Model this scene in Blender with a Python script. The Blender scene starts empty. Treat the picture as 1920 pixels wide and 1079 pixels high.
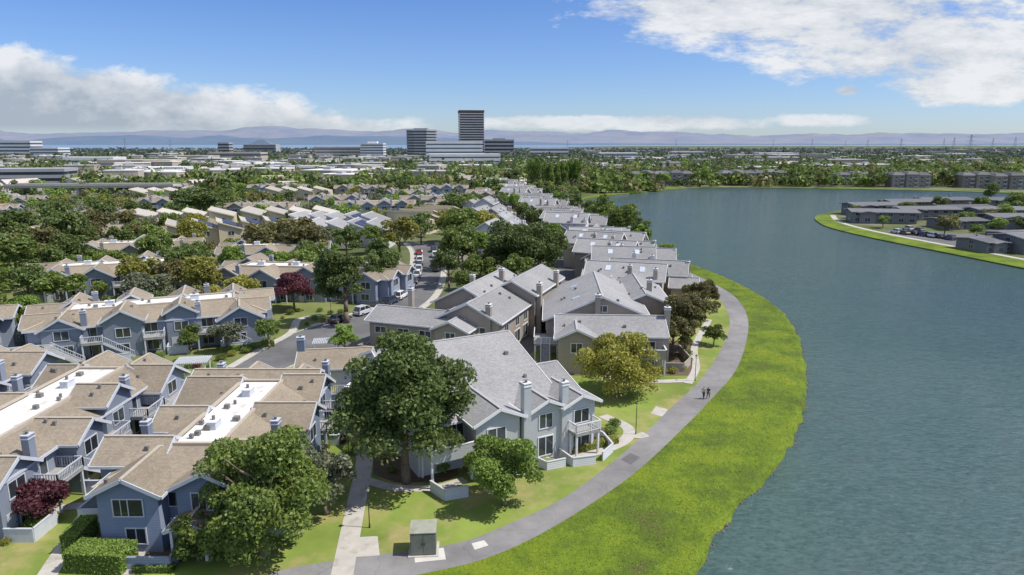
import bpy, bmesh, math, random
import numpy as np
from mathutils import Vector, noise, geometry
R = random.Random(11)
rad = math.radians
S = bpy.context.scene
COL = S.collection
H, PITCH, F = 32.0, rad(11.9), 1280.0
cp, sp = math.cos(PITCH), math.sin(PITCH)
def P(px, py, z=0.0):
    dx, dy = (px-960)/F, (py-539.5)/F
    t = (H-z)/(sp+dy*cp)
    return (t*dx, t*(cp-dy*sp))
def toPx(x, y, z=0):
    dep = y*cp+(H-z)*sp; up = y*sp-(H-z)*cp
    return 960+F*x/dep, 539.5-F*up/dep

# ---------------------------------------------------------------- materials
def nodes(m):
    m.use_nodes = True
    nt = m.node_tree; nt.nodes.clear()
    return nt
def rgba(c): return (c[0], c[1], c[2], 1)
MATS = {}
def mat(name, col, col2=None, sc=1.0, rough=.85, pat=None, spec=.25, metal=0, bump=0, rnd=0.0, per=.2, det=6, big=0, amp=.2):
    if name in MATS: return MATS[name]
    m = bpy.data.materials.new(name); nt = nodes(m); N = nt.nodes; L = nt.links
    out = N.new('ShaderNodeOutputMaterial'); b = N.new('ShaderNodeBsdfPrincipled')
    L.new(b.outputs[0], out.inputs[0])
    b.inputs['Roughness'].default_value = rough; b.inputs['Metallic'].default_value = metal
    b.inputs['Specular IOR Level'].default_value = spec
    tc = N.new('ShaderNodeTexCoord')
    no = N.new('ShaderNodeTexNoise'); no.inputs['Scale'].default_value = sc; no.inputs['Detail'].default_value = det
    no.inputs['Roughness'].default_value = .65
    L.new(tc.outputs['Object'], no.inputs['Vector'])
    col2 = col2 or tuple(c*.78 for c in col)
    mr = N.new('ShaderNodeMapRange'); mr.inputs[1].default_value = .3; mr.inputs[2].default_value = .7
    L.new(no.outputs['Fac'], mr.inputs[0])
    mx = N.new('ShaderNodeMix'); mx.data_type = 'RGBA'
    mx.inputs[6].default_value = rgba(col); mx.inputs[7].default_value = rgba(col2)
    L.new(mr.outputs[0], mx.inputs[0]); cur = mx.outputs[2]
    h = None
    def mul(cur, fac, c):
        m2 = N.new('ShaderNodeMix'); m2.data_type = 'RGBA'; m2.blend_type = 'MULTIPLY'
        L.new(fac, m2.inputs[0]); L.new(cur, m2.inputs[6]); m2.inputs[7].default_value = rgba(c); return m2.outputs[2]
    if big:
        nb = N.new('ShaderNodeTexNoise'); nb.inputs['Scale'].default_value = big; nb.inputs['Detail'].default_value = 5; L.new(tc.outputs['Object'], nb.inputs['Vector'])
        r2 = N.new('ShaderNodeMapRange'); r2.inputs[1].default_value = .35; r2.inputs[2].default_value = .65; r2.inputs[3].default_value = 1-amp*1.2; r2.inputs[4].default_value = 1+amp*.8; L.new(nb.outputs['Fac'], r2.inputs[0])
        vm = N.new('ShaderNodeVectorMath'); vm.operation = 'SCALE'; L.new(cur, vm.inputs[0]); L.new(r2.outputs[0], vm.inputs['Scale']); cur = vm.outputs[0]
    if pat == 'siding':
        sx = N.new('ShaderNodeSeparateXYZ'); L.new(tc.outputs['UV'], sx.inputs[0])
        d = N.new('ShaderNodeMath'); d.operation = 'DIVIDE'; L.new(sx.outputs[1], d.inputs[0]); d.inputs[1].default_value = per
        fr = N.new('ShaderNodeMath'); fr.operation = 'FRACT'; L.new(d.outputs[0], fr.inputs[0])
        lt = N.new('ShaderNodeMath'); lt.operation = 'LESS_THAN'; L.new(fr.outputs[0], lt.inputs[0]); lt.inputs[1].default_value = .16
        cur = mul(cur, lt.outputs[0], (.7, .7, .72)); h = fr.outputs[0]
    if pat == 'shingle':
        br = N.new('ShaderNodeTexBrick'); L.new(tc.outputs['UV'], br.inputs['Vector'])
        br.inputs['Scale'].default_value = 1; br.inputs['Brick Width'].default_value = .3; br.inputs['Row Height'].default_value = .15
        br.inputs['Mortar Size'].default_value = .014; br.inputs['Color1'].default_value = (1.0, 1.0, 1.0, 1)
        br.inputs['Color2'].default_value = (.78, .78, .78, 1); br.inputs['Mortar'].default_value = (.62, .62, .62, 1)
        m2 = N.new('ShaderNodeMix'); m2.data_type = 'RGBA'; m2.blend_type = 'MULTIPLY'; m2.inputs[0].default_value = 1
        L.new(cur, m2.inputs[6]); L.new(br.outputs['Color'], m2.inputs[7]); cur = m2.outputs[2]
    if pat == 'cracks':
        nn = N.new('ShaderNodeTexNoise'); nn.inputs['Scale'].default_value = .5; L.new(tc.outputs['Object'], nn.inputs['Vector'])
        vv = N.new('ShaderNodeVectorMath'); vv.operation = 'MULTIPLY_ADD'; L.new(nn.outputs['Color'], vv.inputs[0]); vv.inputs[1].default_value = (2.2, 2.2, 0); L.new(tc.outputs['Object'], vv.inputs[2])
        vo = N.new('ShaderNodeTexVoronoi'); vo.feature = 'DISTANCE_TO_EDGE'; vo.inputs['Scale'].default_value = .16; L.new(vv.outputs[0], vo.inputs['Vector'])
        lt = N.new('ShaderNodeMath'); lt.operation = 'LESS_THAN'; L.new(vo.outputs['Distance'], lt.inputs[0]); lt.inputs[1].default_value = .005
        cur = mul(cur, lt.outputs[0], (.84, .84, .84))
    if pat == 'stain':
        nn = N.new('ShaderNodeTexNoise'); nn.inputs['Scale'].default_value = .9; nn.inputs['Detail'].default_value = 8; L.new(tc.outputs['Object'], nn.inputs['Vector'])
        lt = N.new('ShaderNodeMapRange'); L.new(nn.outputs['Fac'], lt.inputs[0]); lt.inputs[1].default_value = .55; lt.inputs[2].default_value = .7; cur = mul(cur, lt.outputs[0], (.78, .75, .7))
    if pat == 'dry':
        nn = N.new('ShaderNodeTexNoise'); nn.inputs['Scale'].default_value = .16; nn.inputs['Detail'].default_value = 9; nn.inputs['Roughness'].default_value = .72; L.new(tc.outputs['Object'], nn.inputs['Vector'])
        lt = N.new('ShaderNodeMapRange'); L.new(nn.outputs['Fac'], lt.inputs[0]); lt.inputs[1].default_value = .47; lt.inputs[2].default_value = .66
        m2 = N.new('ShaderNodeMix'); m2.data_type = 'RGBA'; L.new(lt.outputs[0], m2.inputs[0]); L.new(cur, m2.inputs[6]); m2.inputs[7].default_value = (.35, .29, .13, 1); cur = m2.outputs[2]
    if rnd:
        oi = N.new('ShaderNodeObjectInfo'); r2 = N.new('ShaderNodeMapRange'); L.new(oi.outputs['Random'], r2.inputs[0])
        r2.inputs[3].default_value = 1-rnd; r2.inputs[4].default_value = 1+rnd
        vm = N.new('ShaderNodeVectorMath'); vm.operation = 'SCALE'; L.new(cur, vm.inputs[0]); L.new(r2.outputs[0], vm.inputs['Scale'])
        cur = vm.outputs[0]
    L.new(cur, b.inputs['Base Color'])
    if bump:
        bp = N.new('ShaderNodeBump'); bp.inputs['Strength'].default_value = bump; bp.inputs['Distance'].default_value = .1
        L.new(h if h else no.outputs['Fac'], bp.inputs['Height']); L.new(bp.outputs[0], b.inputs['Normal'])
    MATS[name] = m
    return m
def leafmat(name, c1, c2, tr=.38):
    m = bpy.data.materials.new(name); nt = nodes(m); N = nt.nodes; L = nt.links
    out = N.new('ShaderNodeOutputMaterial'); b = N.new('ShaderNodeBsdfPrincipled')
    b.inputs['Roughness'].default_value = .5; b.inputs['Specular IOR Level'].default_value = .35
    tl = N.new('ShaderNodeBsdfTranslucent'); ms = N.new('ShaderNodeMixShader'); ms.inputs[0].default_value = tr
    L.new(b.outputs[0], ms.inputs[1]); L.new(tl.outputs[0], ms.inputs[2]); L.new(ms.outputs[0], out.inputs[0])
    ge = N.new('ShaderNodeNewGeometry'); oi = N.new('ShaderNodeObjectInfo')
    no = N.new('ShaderNodeTexNoise'); no.inputs['Scale'].default_value = .45; no.inputs['Detail'].default_value = 3
    L.new(ge.outputs['Position'], no.inputs['Vector'])
    a = N.new('ShaderNodeMath'); a.operation = 'MULTIPLY_ADD'; L.new(ge.outputs['Random Per Island'], a.inputs[0]); a.inputs[1].default_value = .55
    L.new(no.outputs['Fac'], a.inputs[2])
    s = N.new('ShaderNodeMath'); s.operation = 'SUBTRACT'; s.use_clamp = True; L.new(a.outputs[0], s.inputs[0]); s.inputs[1].default_value = .25
    mx = N.new('ShaderNodeMix'); mx.data_type = 'RGBA'; L.new(s.outputs[0], mx.inputs[0])
    mx.inputs[6].default_value = rgba(c1); mx.inputs[7].default_value = rgba(c2)
    r2 = N.new('ShaderNodeMapRange'); L.new(oi.outputs['Random'], r2.inputs[0]); r2.inputs[3].default_value = .8; r2.inputs[4].default_value = 1.3
    vm = N.new('ShaderNodeVectorMath'); vm.operation = 'SCALE'; L.new(mx.outputs[2], vm.inputs[0]); L.new(r2.outputs[0], vm.inputs['Scale'])
    L.new(vm.outputs[0], b.inputs['Base Color']); L.new(vm.outputs[0], tl.inputs[0])
    return m
LEAF = [leafmat('leaf_dark', (.065, .10, .03), (.195, .25, .075)),
        leafmat('leaf_mid', (.09, .14, .03), (.26, .33, .08)),
        leafmat('leaf_yellow', (.18, .19, .035), (.42, .40, .09)),
        leafmat('leaf_olive', (.11, .105, .042), (.28, .26, .10)),
        leafmat('leaf_purple', (.07, .025, .035), (.20, .07, .085)),
        leafmat('leaf_bright', (.12, .20, .035), (.30, .41, .09)),
        leafmat('leaf_pine', (.04, .065, .025), (.11, .15, .05)),
        leafmat('leaf_grey', (.12, .14, .085), (.28, .30, .19))]
HAZE = [leafmat('leaf_far_haze', (.055, .085, .04), (.14, .18, .085)), leafmat('leaf_hazy', (.08, .105, .08), (.155, .185, .14)), leafmat('leaf_farthest_haze', (.11, .145, .15), (.165, .20, .205))]  # aerial haze painted into the leaf colours, paler with each distance band
M_bark = mat('bark', (.24, .19, .14), (.13, .1, .08), 5)
M_blue = mat('blue_siding', (.29, .33, .41), (.255, .29, .365), .6, pat='siding', bump=.3, rnd=.12)
M_slate = mat('slate_blue_siding', (.235, .285, .385), (.2, .245, .34), .6, pat='siding', bump=.3)
M_lgrey = mat('pale_grey_siding', (.60, .61, .62), (.54, .55, .565), .6, pat='siding', bump=.3)
M_taupe = mat('taupe_siding', (.40, .35, .30), (.35, .31, .265), .6, pat='siding', bump=.3, rnd=.1)
M_cream = mat('cream_siding', (.62, .54, .38), (.54, .47, .33), .6, rnd=.1)
M_brown = mat('brown_shingle', (.35, .295, .225), (.285, .24, .185), 2.5, pat='shingle', rough=.95, rnd=.14, big=.25, amp=.08)
M_grey = mat('grey_shingle', (.38, .375, .375), (.31, .307, .307), 2.5, pat='shingle', rough=.95, rnd=.14, big=.2, amp=.07)
M_white = mat('white_membrane', (.76, .745, .71), (.64, .625, .59), .35, rough=.8, pat='stain')
M_tan = mat('tan_cap', (.48, .42, .34), (.40, .35, .28), 2)
M_gcap = mat('grey_cap', (.44, .435, .43), (.37, .365, .36), 2)
M_trim = mat('white_trim', (.74, .74, .74), (.66, .66, .67), 2, rough=.6)
M_btrim = mat('pale_blue_trim', (.56, .59, .64), (.48, .51, .56), 2, rough=.6)
M_glass = mat('window_glass', (.05, .06, .07), (.025, .03, .035), .7, rough=.08, spec=.8, rnd=.5)
M_deck = mat('deck_boards', (.38, .37, .35), (.28, .27, .26), 2)
M_door = mat('painted_door', (.5, .52, .55), (.42, .44, .47), 1)
M_dark = mat('dark_metal', (.045, .045, .047), (.03, .03, .03), 3, rough=.5)
M_vent = mat('vent_metal', (.24, .23, .22), (.15, .14, .13), 3, rough=.6)
M_asph = mat('asphalt', (.17, .168, .17), (.125, .125, .128), .35, rough=.95, bump=.1, pat='cracks', big=.08)
M_path = mat('path_asphalt', (.28, .27, .265), (.20, .195, .19), .5, rough=.95, bump=.1, det=9, big=.06, pat='cracks')
M_conc = mat('concrete', (.52, .49, .44), (.40, .38, .34), .8, rough=.9, pat='stain')
M_solar = mat('solar_panel', (.04, .05, .11), (.055, .07, .13), 1, rough=.5, spec=.15)
M_rock = mat('shore_rock', (.24, .21, .15), (.12, .105, .075), 1.2)
M_sky = mat('skylight_dome', (.6, .65, .7), (.5, .55, .6), 1, rough=.2, spec=.6)

# ---------------------------------------------------------------- mesh helper
class MB:
    def __init__(s): s.v = []; s.f = []
    def face(s, *pts):
        n = len(s.v); s.v += [tuple(p) for p in pts]; s.f.append(tuple(range(n, n+len(pts))))
    def extr(s, a, b):
        n = len(s.v); k = len(a); s.v += [tuple(p) for p in a]+[tuple(p) for p in b]
        s.f.append(tuple(range(n+k-1, n-1, -1))); s.f.append(tuple(range(n+k, n+2*k)))
        for i in range(k):
            j = (i+1) % k; s.f.append((n+i, n+j, n+k+j, n+k+i))
    def box(s, x0, y0, z0, x1, y1, z1):
        s.extr([(x0, y0, z0), (x1, y0, z0), (x1, y1, z0), (x0, y1, z0)], [(x0, y0, z1), (x1, y0, z1), (x1, y1, z1), (x0, y1, z1)])
    def beam(s, p, q, w, h):
        p, q = Vector(p), Vector(q); d = (q-p)
        if d.length < 1e-5: return
        d.normalize(); up = Vector((0, 0, 1)) if abs(d.z) < .95 else Vector((0, 1, 0))
        a = d.cross(up).normalized(); b = a.cross(d).normalized()
        o = [a*w/2+b*h/2, -a*w/2+b*h/2, -a*w/2-b*h/2, a*w/2-b*h/2]
        s.extr([p+k for k in o], [q+k for k in o])
    def tube(s, p, q, r0, r1, n=8):
        p, q = Vector(p), Vector(q); d = (q-p).normalized(); up = Vector((0, 0, 1)) if abs(d.z) < .95 else Vector((0, 1, 0))
        a = d.cross(up).normalized(); b = a.cross(d)
        A = [p+(a*math.cos(i*2*math.pi/n)+b*math.sin(i*2*math.pi/n))*r0 for i in range(n)]
        B = [q+(a*math.cos(i*2*math.pi/n)+b*math.sin(i*2*math.pi/n))*r1 for i in range(n)]
        s.extr(A, B)
    def mesh(s, name, m, uv=True, smooth=False):
        me = bpy.data.meshes.new(name); me.from_pydata(s.v, [], s.f); me.materials.append(m)
        if uv:
            ul = me.uv_layers.new(name='UVMap').data
            for p in me.polygons:
                n = p.normal
                if abs(n.z) > .98: t, b = Vector((1, 0, 0)), Vector((0, 1, 0))
                else:
                    t = Vector((0, 0, 1)).cross(n).normalized(); b = n.cross(t)
                for li in p.loop_indices:
                    co = me.vertices[me.loops[li].vertex_index].co
                    ul[li].uv = (co.dot(t), co.dot(b))
        if smooth:
            for p in me.polygons: p.use_smooth = True
        return me
    def build(s, name, m, parent=None, uv=True, smooth=False):
        return link(name, s.mesh(name, m, uv, smooth), parent)
def link(name, me, parent=None, loc=None, rz=None):
    o = bpy.data.objects.new(name, me); COL.objects.link(o)
    if parent: o.parent = parent
    if loc: o.location = loc
    if rz is not None: o.rotation_euler = (0, 0, rz)
    return o
def tag(o, label, cat, group=None, kind=None):
    o['label'] = label; o['category'] = cat
    if group: o['group'] = group
    if kind: o['kind'] = kind
    return o
def struct(o, label, cat):
    return tag(o, label, cat, None, 'structure')
def thing(name, label, cat, loc, rz=0, group=None):
    o = bpy.data.objects.new(name, None); COL.objects.link(o); o.location = loc; o.rotation_euler = (0, 0, rz)
    o.empty_display_size = .5
    return tag(o, label, cat, group)
KIDS = {}
def copy_tree(root, loc, rz, label=None, group=None, scale=None):
    r = root.copy(); COL.objects.link(r); r.location = loc; r.rotation_euler = (0, 0, rz)
    if label: r['label'] = label
    if group: r['group'] = group
    if scale: r.scale = scale
    ch = KIDS.get(root.name)
    if ch is None:
        ch = [(c, list(c.children)) for c in root.children]; KIDS[root.name] = ch
    for c, gs in ch:
        d = c.copy(); COL.objects.link(d); d.parent = r
        for g in gs:
            e = g.copy(); COL.objects.link(e); e.parent = d
    return r
AV = []
def avoid(x, y, rot, L, W):
    n = max(1, int(L/W)+1); c, s_ = math.cos(rot), math.sin(rot)
    for i in range(n):
        a = (i+.5)/n*L-L/2; AV.append((x+a*c, y+a*s_, W/2+2.2))

# ---------------------------------------------------------------- leaf meshes
def leafmesh(name, c, r, n, leaf, seed, m, squash=(1, 1, 1), flat=.7, box=None):
    g = np.random.default_rng(seed); c = np.array(c, float); r = np.array(r, float)
    if box is None:
        k = g.choice(len(c), n, p=r**2/np.sum(r**2))
        d = g.normal(size=(n, 3)); d /= np.linalg.norm(d, axis=1)[:, None]
        d[:, 2] = np.where(d[:, 2] < -.35, -d[:, 2], d[:, 2])
        p = c[k]+d*(r[k]*(1.12-.62*g.random(n)**1.6))[:, None]*np.array(squash)
    else:
        bx = np.array(box); p = (g.random((n, 3))-.5)*2; ax = g.integers(0, 3, n); sg = np.where(g.random(n) < .5, -1, 1)
        sg = np.where(ax == 2, 1, sg); p[np.arange(n), ax] = sg*(1-.08*g.random(n)); d = np.zeros((n, 3)); d[np.arange(n), ax] = sg
        p = p*bx; p[:, 2] += bx[2]
    q = d*(1-flat)+g.normal(size=(n, 3))*flat*.6; q /= np.linalg.norm(q, axis=1)[:, None]
    a = np.cross(q, g.normal(size=(n, 3))); a /= np.linalg.norm(a, axis=1)[:, None]; b = np.cross(q, a)
    s = (leaf*(.6+.8*g.random(n)))[:, None]
    v = np.empty((n, 4, 3)); v[:, 0] = p+a*s; v[:, 1] = p+b*s*.62; v[:, 2] = p-a*s; v[:, 3] = p-b*s*.62
    return npmesh(name, v.reshape(-1, 3), n, m)
def npmesh(name, v, n, m):
    me = bpy.data.meshes.new(name); me.vertices.add(4*n); me.vertices.foreach_set('co', v.astype(np.float32).ravel())
    me.loops.add(4*n); me.loops.foreach_set('vertex_index', np.arange(4*n, dtype=np.int32))
    me.polygons.add(n); me.polygons.foreach_set('loop_start', np.arange(0, 4*n, 4, dtype=np.int32))
    me.polygons.foreach_set('loop_total', np.full(n, 4, dtype=np.int32))
    me.update(); me.validate(); me.materials.append(m)
    return me
def blobs(nb, seed, lo=-.55, rr=(.24, .42), dist=(.5, .78)):
    g = random.Random(seed); C, Q = [], []
    while len(C) < nb:
        v = Vector((g.gauss(0, 1), g.gauss(0, 1), g.gauss(0, 1))).normalized()
        if v.z < lo: continue
        C.append(v*g.uniform(*dist)); Q.append(g.uniform(*rr))
    C.append(Vector((0, 0, 0))); Q.append(.5)
    return C, Q
CR = {}
def unit_crown(kind, var, lod):
    k = (kind, var, lod)
    if k not in CR:
        C, Q = blobs([12, 16, 20, 9][var], 40+var)
        n, lf = ((3000, .075), (750, .14))[lod]
        CR[k] = leafmesh('crown', C, Q, n, lf, 7+var, LEAF[kind])
    return CR[k]
def trunk_mesh(h, r, crown_r, seed, limbs=6):
    g = random.Random(seed); m = MB(); pts = [Vector((0, 0, -.1))]
    for i in range(4): pts.append(pts[-1]+Vector((g.uniform(-.12, .12)*r*3, g.uniform(-.12, .12)*r*3, h*.6/4)))
    rs = [r*1.35, r, r*.85, r*.7, r*.5]
    for i in range(4): m.tube(pts[i], pts[i+1], rs[i], rs[i+1], 8)
    for k in range(limbs):
        a = k*2*math.pi/limbs+g.uniform(-.4, .4); st = pts[2+(k % 3)]; ln = crown_r*g.uniform(.5, .75)
        mid = st+Vector((math.cos(a)*ln*.5, math.sin(a)*ln*.5, ln*.45)); en = mid+Vector((math.cos(a)*ln*.4, math.sin(a)*ln*.4, ln*.5))
        m.tube(st, mid, r*.45, r*.28, 6); m.tube(mid, en, r*.28, r*.1, 6)
    return m.mesh('trunk', M_bark, False, True)
UT = [trunk_mesh(1.0, .035, .45, s) for s in range(3)]
TREES = [0]; MASS = {}
def tree(x, y, h, r, kind, label, group=None, lod=0, name='tree', low=.22):
    TREES[0] += 1
    t = thing(name, label, 'tree', (x, y, 0), R.uniform(0, 6.28), group)
    tk = link('trunk', UT[R.randrange(3)], t); tk.scale = (h*.9, h*.9, h*.9)
    c = link('crown', unit_crown(kind, R.randrange(4), lod), t)
    hz = h*(1-low)/2; c.location = (0, 0, h-hz); c.scale = (r*R.uniform(.9, 1.12), r*R.uniform(.9, 1.12), hz*1.02)
    AV.append((x, y, r*.8))
    return t
def mass_tree(x, y, h, r, kind):      # far small tree, collected into one growth per colour
    g = np.random.default_rng(int(abs(x*31+y*17)) % 99991); nb = 9
    C = g.normal(size=(nb, 3)); C /= np.linalg.norm(C, axis=1)[:, None]; C[:, 2] = np.abs(C[:, 2])*.9-.25; C *= np.array([r*.6, r*.6, h*.38]); C += np.array([x, y, h*.55])
    n = 380; k = g.integers(0, nb, n); d = g.normal(size=(n, 3)); d /= np.linalg.norm(d, axis=1)[:, None]
    p = C[k]+d*r*.4*(.8+.3*g.random(n))[:, None]; MASS.setdefault(kind, []).append((p, np.full(n, r*.11), d)); AV.append((x, y, r*.8))
def quads(V, mm, name):
    g = np.random.default_rng(4)
    p = np.concatenate([v[0] for v in V]); s = np.concatenate([v[1] for v in V])[:, None]; d = np.concatenate([v[2] for v in V]); n = len(p)
    q = d*.6+g.normal(size=(n, 3))*.4; q /= np.linalg.norm(q, axis=1)[:, None]; a = np.cross(q, g.normal(size=(n, 3))); a /= np.linalg.norm(a, axis=1)[:, None]; b = np.cross(q, a)
    v4 = np.empty((n, 4, 3)); v4[:, 0] = p+a*s; v4[:, 1] = p+b*s*.8; v4[:, 2] = p-a*s; v4[:, 3] = p-b*s*.8
    return link(name, npmesh(name, v4.reshape(-1, 3), n, mm))
def big_tree(px, py, h, r, kind, n, leaf, label, seed, name='tree', low=.18, nb=34, drop=0):
    TREES[0] += 1
    x, y = P(px, py); t = thing(name, label, 'tree', (x, y, 0), 0)
    C, Q = blobs(nb, seed, -.75, (.14, .36), (.42, .95)); hz = h*(1-low)/2
    C = [Vector((c.x*r, c.y*r, h-hz+c.z*hz)) for c in C]; Q = [q*r*.92 for q in Q]
    link('trunk', trunk_mesh(h, .035*h*.8, r, seed, 8), t)
    link('crown', leafmesh('crown', C, Q, n, leaf, seed, LEAF[kind], (1, 1, .85 if not drop else 1.2)), t)
    AV.append((x, y, r*.8))
    return t

# ---------------------------------------------------------------- house kit
WM = {}
def win_mesh(w, h, fm):
    k = (round(w, 2), round(h, 2), fm.name)
    if k not in WM:
        f = MB(); b = .1; W2, d = w/2, .08
        f.box(-W2-b, -d, -b, -W2, .05, h+b); f.box(W2, -d, -b, W2+b, .05, h+b)
        f.box(-W2, -d, -b, W2, .05, 0); f.box(-W2, -d, h, W2, .05, h+b)
        if w > 1.1: f.box(-.04, -d+.02, 0, .04, .03, h)
        if w > 2.2: f.box(-W2*.5-.03, -d+.02, 0, -W2*.5+.03, .03, h)
        g = MB(); g.box(-W2, -.035, 0, W2, .0, h)
        WM[k] = (f.mesh('window', fm, False), g.mesh('pane', M_glass, False))
    return WM[k]
DIR = {'-y': 0, '+x': math.pi/2, '+y': math.pi, '-x': -math.pi/2}
class House:
    def __init__(s, name, label, cat, x, y, rot, wall, roof, trim=None, cap=None, group=None):
        s.root = thing(name, label, cat, (x, y, 0), rad(rot), group)
        s.wm, s.rm, s.tm, s.cm = wall, roof, trim or M_trim, cap or M_tan
    def b(s, name, mb, m, parent=None): return mb.build(name, m, parent or s.root)
    def win(s, x, y, z, w, h, d, fm=None):
        f, g = win_mesh(w, h, fm or s.tm); o = link('window', f, s.root, (x, y, z), DIR[d]); link('pane', g, o)
    def gable(s, a0, a1, c, wl, wr, zr, sl=.42, ax='x', z0=-.2, o=.55, wm=None, cap=True, vents=0, sky=0):
        f = (lambda a, b, z: (a, c+b, z)) if ax == 'x' else (lambda a, b, z: (c+b, a, z))
        t = .22; zl = zr-sl*wl; zr_ = zr-sl*wr
        w = MB(); pr = [(-wl, z0), (-wl, zl-t/2), (0, zr-t/2), (wr, zr_-t/2), (wr, z0)]
        w.extr([f(a0, *p) for p in pr], [f(a1, *p) for p in pr]); s.b('wall', w, wm or s.wm)
        r = MB(); L0, R0 = -wl-o, wr+o; pr = [(L0, zr-sl*(wl+o)), (0, zr), (R0, zr-sl*(wr+o)), (R0, zr-sl*(wr+o)-t), (0, zr-t), (L0, zr-sl*(wl+o)-t)]
        r.extr([f(a0-o, *p) for p in pr], [f(a1+o, *p) for p in pr]); ro = s.b('roof', r, s.rm)
        m = MB()
        for a in (a0-o-.05, a1+o+.05):
            m.beam(f(a, L0, zr-sl*(wl+o)-.1), f(a, 0, zr-.1), .08, .3); m.beam(f(a, R0, zr-sl*(wr+o)-.1), f(a, 0, zr-.1), .08, .3)
        m.beam(f(a0-o, L0-.06, pr[0][1]-.12), f(a1+o, L0-.06, pr[0][1]-.12), .1, .22)
        m.beam(f(a0-o, R0+.06, pr[2][1]-.12), f(a1+o, R0+.06, pr[2][1]-.12), .1, .22)
        s.b('fascia', m, s.tm, ro)
        if cap:
            m = MB(); m.beam(f(a0-o, 0, zr+.02), f(a1+o, 0, zr+.02), .3, .08); s.b('ridge_cap', m, s.cm, ro)
        for i in range(vents):
            a = R.uniform(a0+.5, a1-.5); bb = R.choice([-wl, wr])*R.uniform(.2, .8); p = f(a, bb, zr-sl*abs(bb)); q = R.uniform(.1, .2)
            v = MB(); v.box(p[0]-q, p[1]-q, p[2]-.05, p[0]+q, p[1]+q, p[2]+.35); s.b('roof_vent', v, M_vent, ro)
        for i in range(sky):
            a = a0+(i+.6)/(sky+.2)*(a1-a0); bb = -wl*.45; A = [f(a-.5, bb-.6, zr-sl*abs(bb-.6)+.1), f(a+.5, bb-.6, zr-sl*abs(bb-.6)+.1), f(a+.5, bb+.6, zr-sl*abs(bb+.6)+.1), f(a-.5, bb+.6, zr-sl*abs(bb+.6)+.1)]
            v = MB(); v.extr([(p[0], p[1], p[2]-.15) for p in A], A); s.b('skylight', v, M_sky, ro)
    def chimney(s, x, y, z1, w=.9, d=.9, z0=-.1, m=None):
        c = MB(); c.box(x-w/2, y-d/2, z0, x+w/2, y+d/2, z1); o = s.b('chimney', c, m or s.wm)
        k = MB(); k.box(x-w/2-.06, y-d/2-.06, z1-.35, x+w/2+.06, y+d/2+.06, z1-.25)
        k.box(x-w/2-.05, y-d/2-.05, z1-.04, x+w/2+.05, y+d/2+.05, z1+.05)
        s.b('chimney_cap', k, s.tm, o)
        k = MB(); k.tube((x, y, z1+.05), (x, y, z1+.28), .13, .13, 10); k.box(x-.2, y-.2, z1+.28, x+.2, y+.2, z1+.32); s.b('flue', k, M_vent, o)
    def rail(s, pts, z, h=1.0, sp_=.22, m=None):
        k = MB()
        for (a, b) in zip(pts[:-1], pts[1:]):
            A = Vector((a[0], a[1], z)); B = Vector((b[0], b[1], z)); L = (B-A).length; n = max(1, int(L/sp_)); up = Vector((0, 0, 1))
            k.beam(A+up*h, B+up*h, .1, .09); k.beam(A+up*.1, B+up*.1, .06, .06)
            for i in range(n+1):
                q = A.lerp(B, i/n); w = .1 if i % 8 == 0 else .05; k.box(q.x-w/2, q.y-w/2, z, q.x+w/2, q.y+w/2, z+h)
        s.b('railing', k, m or s.tm)
    def deck(s, x0, y0, x1, y1, z, sides, solid=False):
        k = MB(); k.box(x0, y0, z-.3, x1, y1, z); dk = s.b('deck', k, M_deck)
        for (x, y) in ((x0+.15, y0+.15), (x1-.15, y0+.15), (x0+.15, y1-.15), (x1-.15, y1-.15)):
            k = MB(); k.box(x-.1, y-.1, 0, x+.1, y+.1, z-.3); s.b('deck_post', k, s.tm, dk)
        c = {'-y': [(x0, y0), (x1, y0)], '+y': [(x0, y1), (x1, y1)], '-x': [(x0, y0), (x0, y1)], '+x': [(x1, y0), (x1, y1)]}
        for d in sides:
            if solid:
                (ax, ay), (bx, by) = c[d]; k = MB(); k.box(min(ax, bx)-.06, min(ay, by)-.06, z-.35, max(ax, bx)+.06, max(ay, by)+.06, z+1.0); s.b('parapet', k, s.wm)
                k = MB(); k.box(min(ax, bx)-.1, min(ay, by)-.1, z+1.0, max(ax, bx)+.1, max(ay, by)+.1, z+1.08); s.b('parapet_cap', k, s.tm)
            else: s.rail(c[d], z)
    def stairs(s, x, y, zt, dx, dy, w=1.2):
        n = int(zt/.19); k = MB(); run = .29; nx, ny = -dy, dx
        for i in range(n):
            z = zt-(i+1)*zt/(n+1); cx, cy = x+dx*run*(i+.5), y+dy*run*(i+.5)
            hx, hy = (run/2, w/2) if dx else (w/2, run/2); k.box(cx-hx, cy-hy, z-.2, cx+hx, cy+hy, z)
        s.b('staircase', k, M_deck); k = MB()
        for sg in (-1, 1):
            a = Vector((x+nx*sg*(w/2+.05), y+ny*sg*(w/2+.05), zt)); b = a+Vector((dx*run*n, dy*run*n, -zt+.1))
            k.beam(a-Vector((0, 0, .15)), b-Vector((0, 0, .05)), .08, .35); k.beam(a+Vector((0, 0, .9)), b+Vector((0, 0, .9)), .08, .1)
            for i in range(n+1):
                q = a.lerp(b, i/n); k.box(q.x-.025, q.y-.025, q.z, q.x+.025, q.y+.025, q.z+.9)
        s.b('stair_railing', k, s.tm)
    def fence(s, pts, h=1.3, m=None):
        k = MB()
        for a, b in zip(pts[:-1], pts[1:]):
            k.beam((a[0], a[1], h/2), (b[0], b[1], h/2), .12, h); k.beam((a[0], a[1], h+.03), (b[0], b[1], h+.03), .2, .07)
        s.b('patio_wall', k, m or s.wm)
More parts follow.
